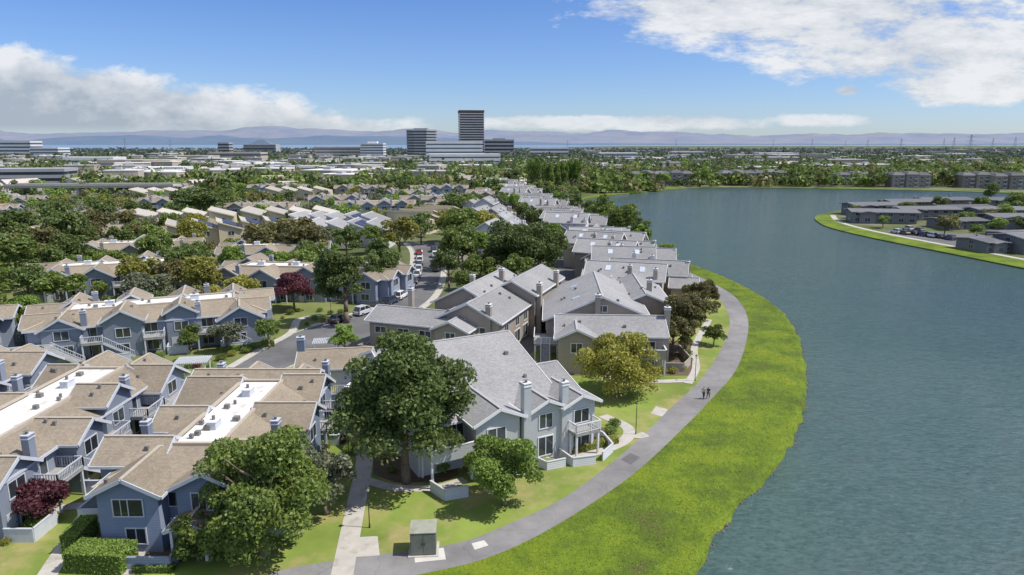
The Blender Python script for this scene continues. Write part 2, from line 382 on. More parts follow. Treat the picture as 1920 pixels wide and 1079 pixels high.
    def door(s, x, y, d, z=0, w=1.0, h=2.1, m=None, name='door'):
        k = MB(); k.box(-w/2, -.06, 0, w/2, .02, h); o = link(name, k.mesh(name, m or M_door), s.root, (x, y, z), DIR[d])
        k = MB(); k.box(w/2-.14, -.12, 1.0, w/2-.08, -.06, 1.06); k.build('door_handle', M_dark, o)

def brown_row(label, x, y, rot, L, W, ng, group=None, wm=None, near=True, seed=0, ends=(True, True), flat=2.3, skip=()):
    g = random.Random(seed); wm = wm or M_blue
    h = House('townhouse', label, 'house', x, y, rot, wm, M_brown, M_btrim, M_tan, group)
    avoid(x, y, rad(rot), L, W)
    a, c, ze, zi = L/2, W/2, 5.0, 6.5
    k = MB(); k.box(-a, -c, -.2, a, c, ze-.05); k.box(-(a-5), -flat, ze-.05, a-5, flat, zi-.35); h.b('wall', k, wm)
    o = .5; ia = a-4.6; t = .2
    k = MB(); A = [(-a-o, -c-o), (a+o, -c-o), (a+o, c+o), (-a-o, c+o)]; B = [(-ia, -flat), (ia, -flat), (ia, flat), (-ia, flat)]
    for i in range(4):
        j = (i+1) % 4; k.extr([(A[i][0], A[i][1], ze), (A[j][0], A[j][1], ze), (B[j][0], B[j][1], zi), (B[i][0], B[i][1], zi)],
                              [(A[i][0], A[i][1], ze-t), (A[j][0], A[j][1], ze-t), (B[j][0], B[j][1], zi-t), (B[i][0], B[i][1], zi-t)])
    ro = h.b('roof', k, h.rm)
    for i in range(4):
        k = MB(); k.beam((A[i][0], A[i][1], ze+.04), (B[i][0], B[i][1], zi+.04), .3, .08); h.b('hip_cap', k, M_tan, ro)
    for sg in (-1, 1):
        k = MB(); k.beam((-a-o, sg*(c+o+.05), ze-.12), (a+o, sg*(c+o+.05), ze-.12), .1, .24); h.b('gutter', k, M_btrim, ro)
    k = MB(); E = .35
    k.box(-ia-E, -flat-E, zi-.3, ia+E, -flat, zi+.18); k.box(-ia-E, flat, zi-.3, ia+E, flat+E, zi+.18)
    k.box(-ia-E, -flat, zi-.3, -ia, flat, zi+.18); k.box(ia, -flat, zi-.3, ia+E, flat, zi+.18); h.b('parapet', k, M_tan, ro)
    k = MB(); k.box(-ia, -flat, zi-.3, ia, flat, zi-.08); h.b('flat_roof', k, M_white, ro)
    for i in range(9 if near else 4):
        vx, vy = g.uniform(-ia+1, ia-1), g.uniform(-flat+.5, flat-.5); q = g.uniform(.1, .3); v = MB(); v.box(vx-q, vy-q, zi-.1, vx+q, vy+q, zi+.35); h.b('roof_vent', v, M_vent, ro)
    for vx in (-ia*.55, ia*.5):
        v = MB(); v.box(vx-.65, -.4, zi-.1, vx+.65, .4, zi+.65); q = h.b('chimney', v, M_btrim)
        v = MB(); v.box(vx-.73, -.48, zi+.65, vx+.73, .48, zi+.72); h.b('chimney_cap', v, M_trim, q)
        v = MB(); v.tube((vx, 0, zi+.72), (vx, 0, zi+1.1), .15, .15, 8); h.b('flue', v, M_vent, q)
    step = L/ng
    for sd in (-1, 1):
        d = '+y' if sd > 0 else '-y'
        for i in range(ng):
            cx = -a+step*(i+.5)+g.uniform(-.8, .8); pj = .5+((i+(sd > 0)) % 2)*1.3; hw = g.choice([2.1, 2.6, 3.1]); yy = (c+pj)*sd; zr = 6.6+g.choice([0, .45, .9])
            y0, y1 = (flat+.6, c+pj) if sd > 0 else (-c-pj, -flat-.6)
            if (sd, i) in skip: continue
            h.gable(y0, y1, cx, hw, hw, zr, .58, 'y', vents=2 if near else 0)
            h.win(cx, yy, 3.2, 1.9, 1.35, d)
            if i % 2: h.win(cx-.2, yy, .9, 1.7, 1.2, d)
            else:
                h.win(cx+.6, yy, .5, 1.4, 1.7, d); h.door(cx-1.1, yy, d)
            if i < ng-1:
                mx = cx+step/2; dw = max(1.0, step/2-hw-.1); yb = c*sd
                h.win(mx-.5, yb, 2.9, min(1.8, dw*1.4), 1.9, d); h.win(mx-.5, yb, .4, min(1.8, dw*1.4), 1.9, d)
                q0, q1 = sorted((yb, yb+2.4*sd)); h.deck(mx-dw, q0, mx+dw, q1, 2.8, [d, '-x', '+x'])
                if near and i % 2 == 0: h.stairs(mx+dw, (c+1.8)*sd, 2.8, 1, 0, 1.0)
            if i % 2 == 0: h.chimney(cx+hw+.45, (c+.1)*sd, 7.4, .8, .65)
            if near: h.fence([(cx-hw, yy), (cx-hw, yy+2.4*sd), (cx+hw*.4, yy+2.4*sd)], 1.2, M_btrim)
    for sd in (-1, 1):
        if not ends[0 if sd < 0 else 1]: continue
        d = '+x' if sd > 0 else '-x'
        for yy, pj in ((-c*.5, .6), (c*.5, 1.6)):
            x0, x1 = (a-3.4, a+pj) if sd > 0 else (-a-pj, -a+3.4)
            h.gable(x0, x1, yy, 2.4, 2.4, 6.6, .5, 'x', vents=1)
            h.win((a+pj)*sd, yy, 3.2, 2.3, 1.4, d); h.win((a+pj)*sd, yy-.4, .8, 1.5, 1.3, d)
        h.win(a*sd, 0, 3.2, .9, 1.2, d); h.door(a*sd, 0.1, d, m=M_btrim)
    return h

def cream_row(label, x, y, rot, L, W, n, group, wm=None, rm=None, solar=(0, 1, 2, 3, 4, 5), seed=1):
    wm = wm or M_cream; h = House('townhouse', label, 'house', x, y, rot, wm, rm or M_grey, M_trim, M_gcap, group)
    avoid(x, y, rad(rot), L, W); st = L/n; c = W/2
    for i in range(n):
        x0 = -L/2+i*st; x1 = x0+st; y0, y1 = -c+(i % 2)*1.6, c-(i % 3)*1.0; zh, zl = 8.0, 5.6
        k = MB(); k.extr([(x0+.05, y0, -.2), (x1-.05, y0, -.2), (x1-.05, y0, zl-.1), (x0+.05, y0, zh-.1)], [(x0+.05, y1, -.2), (x1-.05, y1, -.2), (x1-.05, y1, zl-.1), (x0+.05, y1, zh-.1)]); h.b('wall', k, wm)
        k = MB(); k.extr([(x0-.3, y0-.5, zh+.1), (x1, y0-.5, zl), (x1, y0-.5, zl-.2), (x0-.3, y0-.5, zh-.1)], [(x0-.3, y1+.5, zh+.1), (x1, y1+.5, zl), (x1, y1+.5, zl-.2), (x0-.3, y1+.5, zh-.1)]); ro = h.b('roof', k, h.rm)
        k = MB(); k.box(x0-.42, y0-.5, zh-.35, x0-.3, y1+.5, zh+.3); k.beam((x0-.3, y0-.56, zh), (x1, y0-.56, zl-.1), .1, .4); h.b('fascia', k, M_cream if wm is M_cream else M_trim, ro)
        if i in solar:
            s0, s1 = .22, .82; zz = lambda f: zh+.1+(zl-zh-.1)*f+.12
            for q in range(2):
                k = MB(); ya = y0+1.2+q*(W-4)/2.0; yb = ya+(W-4)/2.0-.5
                k.extr([(x0+st*s0, ya, zz(s0)), (x0+st*s1, ya, zz(s1)), (x0+st*s1, yb, zz(s1)), (x0+st*s0, yb, zz(s0))], [(x0+st*s0, ya, zz(s0)+.06), (x0+st*s1, ya, zz(s1)+.06), (x0+st*s1, yb, zz(s1)+.06), (x0+st*s0, yb, zz(s0)+.06)])
                h.b('solar_panel', k, M_solar, ro)
        cx = (x0+x1)/2
        for d, yy in (('-y', y0), ('+y', y1)):
            h.win(cx, yy, 3.6, 1.8, 1.3, d); h.win(cx, yy, .7, 1.8, 1.5, d)
    return h

def grey_unit(label, x, y, rot, w, l, group, wm=None, seed=0):
    g = random.Random(seed); h = House('townhouse', label, 'house', x, y, rot, wm or M_taupe, M_grey, M_trim, M_gcap, group)
    avoid(x, y, rad(rot), w, l+4)
    a = w/2; q = l/4; v = seed % 3
    h.gable(-a, a-4.5-v, -q*.9, q*1.1, q*1.2, 9.6+g.uniform(-.4, .7), .62, vents=4, sky=2)
    h.gable(-a+2.2+v*1.4, a-1.6, q*1.25, q*.95, q*.9, 8.4+g.uniform(-.5, .6), .62, vents=3)
    h.gable(-q*2.3, -q*.2, -a+5, 2.5, 2.5, 7.2, .6, 'y')
    if v != 1: h.gable(-q*2.0, q*.5, a-3.8, 2.4, 2.4, 6.9, .6, 'y', vents=1)
    h.gable(-a-1.5, -a+3, q*.4, 2.1, 2.1, 6.7, .6)
    h.gable(a-4, a+.6, q*.2, 2.4, 2.4, 6.2, .55)
    for yy in (-q*.9, q*.4):
        h.win(-a-(1.5 if yy > 0 else 0), yy, 3.4, 1.8, 1.4, '-x'); h.win(-a-(1.5 if yy > 0 else 0), yy, .8, 1.8, 1.3, '-x')
    h.win(-a+5, -q*2.3, 3.3, 1.8, 1.3, '-y'); h.win(-a+5, -q*2.3, .8, 1.8, 1.3, '-y')
    if v != 1: h.win(a-3.8, -q*2.0, 3.3, 1.8, 1.3, '-y')
    h.win(a+.6, q*.2, 3.0, 1.9, 1.4, '+x'); h.win(a+.6, q*.2, .5, 1.6, 1.9, '+x')
    h.chimney(-a+8.4, -q*2.0-.1, 9.4, .8, .7); h.chimney(a-6.8, -q*1.9-.1, 8.9, .8, .7); h.chimney(a-1.2, q*1.2, 8.8, .7, .8)
    h.deck(a+.1, -q*1.4, a+2.2, -q*.3, 2.8, ['-y', '+x', '+y'])
    return h

# ---------------------------------------------------------------- curves in plan
def smooth(pts, n=8):
    p = [Vector((a[0], a[1], 0)) for a in pts]; p = [2*p[0]-p[1]]+p+[2*p[-1]-p[-2]]; out = []
    for i in range(1, len(p)-2):
        for k in range(n):
            t = k/n; a, b, c, d = p[i-1], p[i], p[i+1], p[i+2]
            out.append(.5*((2*b)+(-a+c)*t+(2*a-5*b+4*c-d)*t*t+(-a+3*b-3*c+d)*t**3))
    out.append(p[-2]); return out
def resample(pts, n):
    L = [0]
    for a, b in zip(pts[:-1], pts[1:]): L.append(L[-1]+(b-a).length)
    out = []; j = 0
    for i in range(n):
        s = L[-1]*i/(n-1)
        while j < len(L)-2 and L[j+1] < s: j += 1
        d = L[j+1]-L[j]; out.append(pts[j].lerp(pts[j+1], (s-L[j])/d if d else 0))
    return out
def ribbon(name, m, pts, w, z, label, cat, world=False):
    c = smooth(pts if world else [P(*p) for p in pts], 8); k = MB(); E = []
    for i, p in enumerate(c):
        t = (c[min(i+1, len(c)-1)]-c[max(i-1, 0)]).normalized(); n = Vector((-t.y, t.x, 0)); E.append((p+n*w/2, p-n*w/2))
    for (a, b), (d, e) in zip(E[:-1], E[1:]): k.face((a.x, a.y, z), (b.x, b.y, z), (e.x, e.y, z), (d.x, d.y, z))
    return struct(k.build(name, m, None), label, cat), c
def polysheet(name, m, pts, z, label, cat):
    vs = [Vector((p[0], p[1], 0)) for p in pts]; tr = geometry.tessellate_polygon([vs])
    me = bpy.data.meshes.new(name); me.from_pydata([(v.x, v.y, z) for v in vs], [], tr); me.materials.append(m)
    return struct(link(name, me), label, cat)

# ---------------------------------------------------------------- lagoon, land
near_shore_px = [(1290, 1079), (1342, 985), (1385, 935), (1440, 885), (1472, 835), (1496, 785), (1508, 730), (1502, 665), (1486, 615), (1455, 577), (1400, 541), (1330, 509), (1265, 486), (1215, 466)]
near_shore = smooth([(-14, 14), (0, 30)]+[P(*p) for p in near_shore_px], 6)
rest1 = smooth([P(*p) for p in [(1215, 466), (1168, 440), (1125, 412), (1096, 394), (1083, 378), (1130, 368), (1200, 361), (1290, 353), (1380, 352), (1500, 353), (1620, 355), (1760, 358), (1920, 363)]], 5)
rest2 = [Vector((430, 440, 0)), Vector((430, 385, 0))]
pen = smooth([P(*p) for p in [(1920, 386), (1760, 384), (1640, 388), (1560, 397), (1530, 405), (1532, 415), (1560, 428), (1640, 447), (1760, 471), (1920, 503)]], 5)
rest3 = [Vector((170, 120, 0)), Vector((230, 60, 0)), Vector((230, 10, 0))]
lag = near_shore[:-1]+rest1+rest2+pen+rest3
lagp = [(v.x, v.y) for v in lag]
def inpoly(x, y, poly):
    c = False; j = len(poly)-1
    for i in range(len(poly)):
        xi, yi = poly[i]; xj, yj = poly[j]
        if (yi > y) != (yj > y) and x < (xj-xi)*(y-yi)/(yj-yi)+xi: c = not c
        j = i
    return c
def ground_mat():
    m = bpy.data.materials.new('ground_cover'); nt = nodes(m); N = nt.nodes; L = nt.links
    out = N.new('ShaderNodeOutputMaterial'); b = N.new('ShaderNodeBsdfPrincipled'); L.new(b.outputs[0], out.inputs[0]); b.inputs['Roughness'].default_value = .95
    b.inputs['Specular IOR Level'].default_value = .1
    tc = N.new('ShaderNodeTexCoord'); a = N.new('ShaderNodeTexNoise'); a.inputs['Scale'].default_value = .035; a.inputs['Detail'].default_value = 10; a.inputs['Roughness'].default_value = .72
    L.new(tc.outputs['Object'], a.inputs['Vector']); cr = N.new('ShaderNodeValToRGB'); L.new(a.outputs['Fac'], cr.inputs[0])
    e = cr.color_ramp.elements; e[0].position = .38; e[0].color = (.075, .10, .035, 1); e[1].position = .64; e[1].color = (.22, .20, .165, 1)
    q = e.new(.5); q.color = (.12, .14, .06, 1)
    L.new(cr.outputs[0], b.inputs['Base Color']); return m
gx0, gx1, gy0, gy1 = -600, 700, -60, 800
outer = [Vector((gx0, gy0, 0)), Vector((gx1, gy0, 0)), Vector((gx1, gy1, 0)), Vector((gx0, gy1, 0))]
tr = geometry.tessellate_polygon([outer, lag])
gv = outer+lag; B_ = 70000
verts = [(v.x, v.y, 0) for v in gv]; n0 = len(verts); verts += [(-B_, -3000, 0), (B_, -3000, 0), (B_, B_, 0), (-B_, B_, 0)]
fs = [tuple(t) for t in tr]+[(0, 1, n0+1, n0), (1, 2, n0+2, n0+1), (2, 3, n0+3, n0+2), (3, 0, n0, n0+3)]
nl = len(lag); base = len(verts); verts += [(v.x, v.y, -.8) for v in lag]
fs += [(4+i, 4+(i+1) % nl, base+(i+1) % nl, base+i) for i in range(nl)]
me = bpy.data.meshes.new('ground'); me.from_pydata(verts, [], fs); me.materials.append(ground_mat())
struct(link('ground', me), 'flat grassy ground reaching out to the bay and the hills', 'ground')

def water_mat(name, c1, c2):
    m = bpy.data.materials.new(name); nt = nodes(m); N = nt.nodes; L = nt.links
    out = N.new('ShaderNodeOutputMaterial'); b = N.new('ShaderNodeBsdfPrincipled'); L.new(b.outputs[0], out.inputs[0])
    b.inputs['Roughness'].default_value = .06; b.inputs['IOR'].default_value = 1.33; b.inputs['Specular IOR Level'].default_value = .55
    tc = N.new('ShaderNodeTexCoord'); mp = N.new('ShaderNodeMapping'); mp.inputs['Rotation'].default_value = (0, 0, rad(24)); mp.inputs['Scale'].default_value = (.75, 1.5, 1)
    L.new(tc.outputs['Object'], mp.inputs[0])
    def n(sc, det, vec, ro=.6):
        q = N.new('ShaderNodeTexNoise'); q.inputs['Scale'].default_value = sc; q.inputs['Detail'].default_value = det; q.inputs['Roughness'].default_value = ro; L.new(vec, q.inputs['Vector']); return q.outputs['Fac']
    def mth(op, a, b_, c=None, cl=False):
        q = N.new('ShaderNodeMath'); q.operation = op; q.use_clamp = cl
        for i, v in enumerate((a, b_, c)):
            if v is None: continue
            if isinstance(v, (int, float)): q.inputs[i].default_value = v
            else: L.new(v, q.inputs[i])
        return q.outputs[0]
    a = n(1.7, 5, mp.outputs[0], .68); c = n(.4, 3, mp.outputs[0]); big = n(.012, 5, tc.outputs['Object'], .6)
    ad = mth('MULTIPLY_ADD', c, .9, a)
    f = mth('ADD', mth('MULTIPLY', mth('SUBTRACT', a, .5), 2.4), mth('MULTIPLY_ADD', mth('SUBTRACT', big, .5), 2.2, .5), None, True)  # light and dark ripple streaks also painted into the base colour
    mx = N.new('ShaderNodeMix'); mx.data_type = 'RGBA'; mx.inputs[6].default_value = rgba(c1); mx.inputs[7].default_value = rgba(c2); L.new(f, mx.inputs[0]); L.new(mx.outputs[2], b.inputs['Base Color'])
    st = N.new('ShaderNodeMapRange'); L.new(big, st.inputs[0]); st.inputs[1].default_value = .35; st.inputs[2].default_value = .65; st.inputs[3].default_value = .5; st.inputs[4].default_value = 1.0
    bp = N.new('ShaderNodeBump'); L.new(st.outputs[0], bp.inputs['Strength']); bp.inputs['Distance'].default_value = .42; L.new(ad, bp.inputs['Height']); L.new(bp.outputs[0], b.inputs['Normal'])
    return m
k = MB(); k.face((-40, -20, -.35), (480, -20, -.35), (480, 560, -.35), (-40, 560, -.35))
struct(k.build('lagoon_water', water_mat('water', (.035, .078, .074), (.095, .15, .145)), None, False), 'rippled blue green lagoon curving round the homes', 'water')
k = MB(); k.face((-30000, 4300, .8), (-350, 4300, .8), (1500, 9000, .8), (30000, 12000, .8), (30000, 17000, .8), (-30000, 17000, .8))
struct(k.build('bay_water', mat('bay', (.19, .28, .37), (.155, .24, .335), .001, rough=.4), None, False), 'far strip of pale blue bay below the hills', 'water')

inner_px = [(430, 1112), (535, 1068), (700, 1042), (860, 1018), (960, 980), (1050, 938), (1130, 882), (1200, 822), (1255, 768), (1310, 716), (1348, 662), (1368, 612), (1360, 578), (1338, 552), (1290, 524), (1240, 500), (1200, 478)]
outer_px = [(430, 1190), (640, 1110), (790, 1078), (900, 1052), (1000, 1010), (1110, 945), (1200, 880), (1285, 800), (1335, 748), (1380, 695), (1400, 640), (1403, 600), (1390, 570), (1362, 545), (1300, 514), (1246, 492), (1204, 471)]
pin = smooth([P(*p) for p in inner_px], 8); pout = smooth([P(*p) for p in outer_px], 8)
k = MB()
for i in range(len(pin)-1):
    k.face((pin[i].x, pin[i].y, .02), (pout[i].x, pout[i].y, .02), (pout[i+1].x, pout[i+1].y, .02), (pin[i+1].x, pin[i+1].y, .02))
struct(k.build('shore_path', M_path, None), 'grey asphalt path curving along the lagoon bank', 'path')
for p in [((a+b)/2) for a, b in zip(pin, pout)][::2]: AV.append((p.x, p.y, 2.5))
bo = resample(pout[8:], 300); bs = resample([v for v in near_shore], 300)
def ice_mat():
    m = bpy.data.materials.new('ice_plant'); nt = nodes(m); N = nt.nodes; L = nt.links
    out = N.new('ShaderNodeOutputMaterial'); b = N.new('ShaderNodeBsdfPrincipled'); L.new(b.outputs[0], out.inputs[0]); b.inputs['Roughness'].default_value = .85; b.inputs['Specular IOR Level'].default_value = .2
    tc = N.new('ShaderNodeTexCoord')
    def n(sc, det, ro): q = N.new('ShaderNodeTexNoise'); q.inputs['Scale'].default_value = sc; q.inputs['Detail'].default_value = det; q.inputs['Roughness'].default_value = ro; L.new(tc.outputs['Object'], q.inputs['Vector']); return q.outputs['Fac']
    a = n(.14, 12, .72); f = n(4.5, 6, .75); cr = N.new('ShaderNodeValToRGB'); L.new(a, cr.inputs[0]); e = cr.color_ramp.elements
    e[0].position = .33; e[0].color = (.11, .115, .03, 1); e[1].position = .68; e[1].color = (.23, .27, .02, 1)
    for p_, c_ in ((.42, (.095, .145, .016, 1)), (.52, (.15, .215, .016, 1))): q = e.new(p_); q.color = c_
    mr = N.new('ShaderNodeMapRange'); L.new(f, mr.inputs[0]); mr.inputs[1].default_value = .3; mr.inputs[2].default_value = .7; mr.inputs[3].default_value = .6; mr.inputs[4].default_value = 1.25
    vm = N.new('ShaderNodeVectorMath'); vm.operation = 'SCALE'; L.new(cr.outputs[0], vm.inputs[0]); L.new(mr.outputs[0], vm.inputs['Scale']); L.new(vm.outputs[0], b.inputs['Base Color'])
    bp = N.new('ShaderNodeBump'); bp.inputs['Strength'].default_value = .7; bp.inputs['Distance'].default_value = .15; L.new(f, bp.inputs['Height']); L.new(bp.outputs[0], b.inputs['Normal']); return m
M_ice = ice_mat()
k = MB(); rows = 16; grid = []
for a, b in zip(bo, bs):
    row = []; dr = (b-a).normalized()
    wv = .35+1.2*max(0, noise.noise(Vector((b.x*.3, b.y*.3, 5)))+.2)+.9*max(0, noise.noise(Vector((b.x*1.2, b.y*1.2, 9))))
    for j in range(rows+1):
        f = j/rows; q = a.lerp(b, f); wob = noise.noise(Vector((q.x*.4, q.y*.4, 0)))
        z = .06+.14*min(1, f*6)*(1+.9*wob)-.08*f; row.append((q.x, q.y, max(.03, z)))
    q = b+dr*wv*.6; row.append((q.x, q.y, -.12)); q = b+dr*wv; row.append((q.x, q.y, -.5))
    grid.append(row)
nr = rows+3
k.v = [v for r_ in grid for v in r_]; k.f = []
for i in range(len(grid)-1):
    for j in range(nr-1):
        a = i*nr+j; k.f.append((a, a+1, a+nr+1, a+nr))
struct(k.build('bank', M_ice, None, False, True), 'bright green planted bank between path and water', 'bank')
g = np.random.default_rng(3); nT = 50000
gi = np.array(grid); ii = (g.random(nT)**1.3*(len(grid)-2)).astype(int); jj = (g.random(nT)**.75*(nr-1.5)).astype(int); fa = g.random(nT)[:, None]; fb = g.random(nT)[:, None]
pp = (gi[ii, jj]*(1-fa)+gi[ii, jj+1]*fa)*(1-fb)+(gi[ii+1, jj]*(1-fa)+gi[ii+1, jj+1]*fa)*fb; pp[:, 2] += .02
q = g.normal(size=(nT, 3))*.4+np.array([0, 0, .9]); q /= np.linalg.norm(q, axis=1)[:, None]; a = np.cross(q, g.normal(size=(nT, 3))); a /= np.linalg.norm(a, axis=1)[:, None]; b = np.cross(q, a); s = (.045*(.5+g.random(nT)))[:, None]
v4 = np.empty((nT, 4, 3)); v4[:, 0] = pp+a*s; v4[:, 1] = pp+b*s; v4[:, 2] = pp-a*s; v4[:, 3] = pp-b*s
ICE = leafmat('ice_leaf', (.07, .12, .012), (.19, .25, .018), .1)
tag(link('ground_cover', npmesh('ground_cover', v4.reshape(-1, 3), nT, ICE)), 'bright yellow green succulent ground cover on the lagoon bank', 'ground cover', kind='stuff')
k = MB(); rr = random.Random(5)
for i in range(40, 299):
    A_, B2 = Vector(grid[i][-1]), Vector(grid[i+1 if i < 299 else i][-1])
    for j in range(3):
        if rr.random() < .3: continue
        q = A_.lerp(B2, rr.random()); x, y = q.x+rr.uniform(-.35, .25), q.y+rr.uniform(-.3, .3); s_ = rr.uniform(.06, .2); z = -.4
        pts = [(x+s_*math.cos(t)*rr.uniform(.7, 1.2), y+s_*math.sin(t)*rr.uniform(.7, 1.2)) for t in [i_*1.257 for i_ in range(5)]]
        k.extr([(p[0], p[1], z-.1) for p in pts], [(x+(p[0]-x)*.55, y+(p[1]-y)*.55, z+s_*.8) for p in pts])
tag(k.build('rocks', M_rock, None, False), 'small brown rocks strewn along the waterline', 'rocks', kind='stuff')

M_lawn = mat('lawn', (.24, .30, .06), (.15, .215, .04), .22, rough=.9, bump=.2, det=12, big=.07, pat='dry')
M_lawn2 = mat('dry_lawn', (.20, .22, .075), (.13, .16, .05), .15, rough=.9, det=12, big=.05)
bx = [P(*p) for p in [(-400, 1150), (430, 1112)]]+[(v.x, v.y) for v in pin]+[P(1180, 480), P(1170, 560), P(1000, 640), P(700, 660), P(500, 690), P(200, 690), P(-300, 720)]
polysheet('lawn', M_lawn, bx, .006, 'mown green lawn around the nearest homes', 'lawn')
polysheet('meadow', M_lawn2, [P(*p) for p in [(-200, 700), (500, 690), (700, 560), (720, 480), (500, 470), (-200, 470)]], .004, 'patchy green lawn between the blue townhouses', 'lawn')

Lr = smooth([P(*p) for p in [(330, 735), (400, 705), (450, 676), (500, 650), (560, 622), (640, 598), (700, 578), (745, 556), (770, 525), (778, 495), (776, 470), (762, 455)]], 6)
Rr = smooth([P(*p) for p in [(430, 740), (500, 712), (540, 690), (600, 668), (640, 662), (690, 645), (715, 618), (785, 578), (815, 550), (826, 520), (827, 495), (822, 472), (815, 455)]], 6)
La, Ra = resample(Lr, 60), resample(Rr, 60); k = MB()
for i in range(59): k.face((La[i].x, La[i].y, .012), (Ra[i].x, Ra[i].y, .012), (Ra[i+1].x, Ra[i+1].y, .012), (La[i+1].x, La[i+1].y, .012))
struct(k.build('road', M_asph, None), 'grey asphalt residential street with parked cars', 'road')
for q in La+Ra: AV.append((q.x, q.y, 1.8))
for q in [(a+b)/2 for a, b in zip(La, Ra)]: AV.append((q.x, q.y, 4.5))
for nm, E_, sg in (('left', La, 1), ('right', Ra, -1)):
    k = MB()
    for a, b in zip(E_[:-1], E_[1:]): k.beam((a.x, a.y, .06), (b.x, b.y, .06), .2, .14)
    struct(k.build('kerb', M_conc, None), 'pale concrete kerb on the '+nm+' side of the street', 'kerb')
    k = MB()
    for a, b in zip(E_[14:-1], E_[15:]):
        t = (b-a).normalized(); n_ = Vector((-t.y, t.x, 0))*sg; k.face(*[(v.x, v.y, .018) for v in (a+n_*.1, a+n_*1.4, b+n_*1.4, b+n_*.1)])
    struct(k.build('pavement', M_conc, None), 'concrete pavement on the '+nm+' side of the street', 'pavement')
polysheet('driveway', M_asph, [P(*p) for p in [(600, 765), (665, 770), (700, 720), (735, 650), (690, 640), (620, 668), (640, 720)]], .022, 'dark asphalt driveway beside the large leafy tree', 'driveway')
_, lc = ribbon('lane', M_asph, [(-19, 86), (-8, 92), (-1, 101), (5, 116), (11, 141), (15, 165), (14.5, 190), (11, 240)], 6.0, .026, 'narrow asphalt lane between the grey townhouse rows', 'lane', True)
for q in lc[::2]: AV.append((q.x, q.y, 3.5))
walks = [([(640, 1085), (665, 960), (683, 870), (682, 830)], 1.7, 'straight concrete walk running up to the driveway'),
         ([(684, 900), (740, 915), (820, 915), (872, 900)], 1.2, 'curved concrete walk under the large tree'),
         ([(985, 848), (1050, 856), (1120, 848), (1172, 826), (1176, 802), (1130, 780)], 1.4, 'curved concrete walk round the corner patio'),
         ([(1172, 812), (1195, 818), (1212, 815)], 1.3, 'short concrete walk joining patio and shore path'),
         ([(85, 1085), (140, 1000), (170, 955), (200, 925)], 1.5, 'concrete walk between hedge and purple tree'),
         ([(100, 955), (150, 950), (168, 958)], 1.2, 'short concrete walk branching to the left home'),
         ([(430, 690), (490, 655), (545, 625), (560, 600), (600, 592)], 1.4, 'concrete footpath winding beside the street'),
         ([(1130, 708), (1210, 716), (1300, 714)], 1.3, 'concrete walk behind the yellow green tree'),
         ([(1290, 720), (1305, 690), (1303, 650), (1330, 600)], 1.1, 'narrow concrete walk beside the right hand homes'),
         ([(230, 1085), (255, 1045), (262, 1020)], 1.2, 'concrete entry walk beside the clipped hedge')]
for i, (pts, w, lb) in enumerate(walks):
    _, cc = ribbon('walkway', M_conc, pts, w, .030+.004*i, lb, 'path')
    for q in cc[::4]: AV.append((q.x, q.y, 1.2))
polysheet('concrete_pad', M_conc, [P(*p) for p in [(672, 1008), (708, 1006), (712, 1042), (662, 1046)]], .026, 'worn concrete pad beside the straight walk', 'pad')
polysheet('concrete_slab', mat('pale_slab', (.62, .6, .55), (.5, .48, .44), 1), [P(*p) for p in [(776, 1035), (832, 1028), (836, 1050), (778, 1056)]], .036, 'pale concrete slab set in the asphalt path', 'slab')
polysheet('concrete_slab', MATS['pale_slab'], [P(*p) for p in [(884, 1020), (908, 1014), (916, 1024), (890, 1032)]], .036, 'small pale patch on the path by the lawn', 'slab')
polysheet('asphalt_patch', mat('patch_asphalt', (.15, .14, .14), (.12, .115, .115), 1), [P(*p) for p in [(1165, 862), (1182, 850), (1200, 858), (1183, 872)]], .036, 'dark repair patch in the path below the lamp', 'slab')
polysheet('picnic_pad', M_conc, [P(*p) for p in [(1230, 762), (1252, 768), (1243, 782), (1220, 776)]], .018, 'small square concrete pad on lawn beside the curving path', 'pad')
M_mulch = mat('mulch', (.16, .12, .08), (.10, .08, .05), 2, rough=.95)
for i, pts in enumerate([[(700, 890), (740, 905), (830, 905), (860, 890), (850, 860), (700, 850)], [(880, 870), (930, 880), (1000, 850), (1150, 825), (1155, 800), (900, 820)], [(1010, 690), (1060, 705), (1300, 705), (1300, 640), (1240, 640)], [(205, 1045), (340, 1055), (400, 1010), (180, 1000)]]):
    polysheet('planting_bed', M_mulch, [P(*p) for p in pts], .010, ['dark mulch bed under the large tree', 'mulch bed round the corner patio', 'mulch bed along the taupe gabled house', 'mulch bed at the foot of the blue foreground house'][i], 'planting bed')

# ---------------------------------------------------------------- nearest homes
hA = brown_row('blue sided townhouse in left foreground with white flat roof strip', -27.4, 63.2, 90, 25, 11.5, 3, seed=3, wm=M_slate, flat=2.0)
hA.fence([(-16.4, 2.6), (-16.4, -1.2), (-13.5, -1.2)], 1.05, M_blue)
hA.deck(9, -10.5, 14, -6, 2.8, ['-y', '+x', '-x'])
hA.gable(-5.2, 8, 10.6, 3.0, 3.0, 7.0, .48, 'y', vents=3)
hA.gable(-15.3, -13.2, -2.2, 1.5, 1.5, 3.4, .4, 'x', z0=2.6, o=.25)
for yy in (-3.5, -.9):
    k = MB(); k.box(-15.3, yy-.1, 0, -15.1, yy+.1, 2.7); hA.b('porch_post', k, M_trim)
hB = brown_row('blue townhouse left of the courtyard with white flat roof', -47.8, 64, 90, 32, 11.5, 4, seed=5)
hB.deck(9, -10.2, 15, -5.7, 2.8, ['-y', '+x']); hB.stairs(8.9, -9.0, 2.8, -1, 0, 1.3)
hC0 = brown_row('brown roofed townhouse at the left edge of the foreground', -65.5, 67, 90, 34, 12, 4, seed=6)
h2 = brown_row('long blue townhouse row facing the street with tall chimneys', -59, 110, 22, 33, 14.5, 4, seed=8)
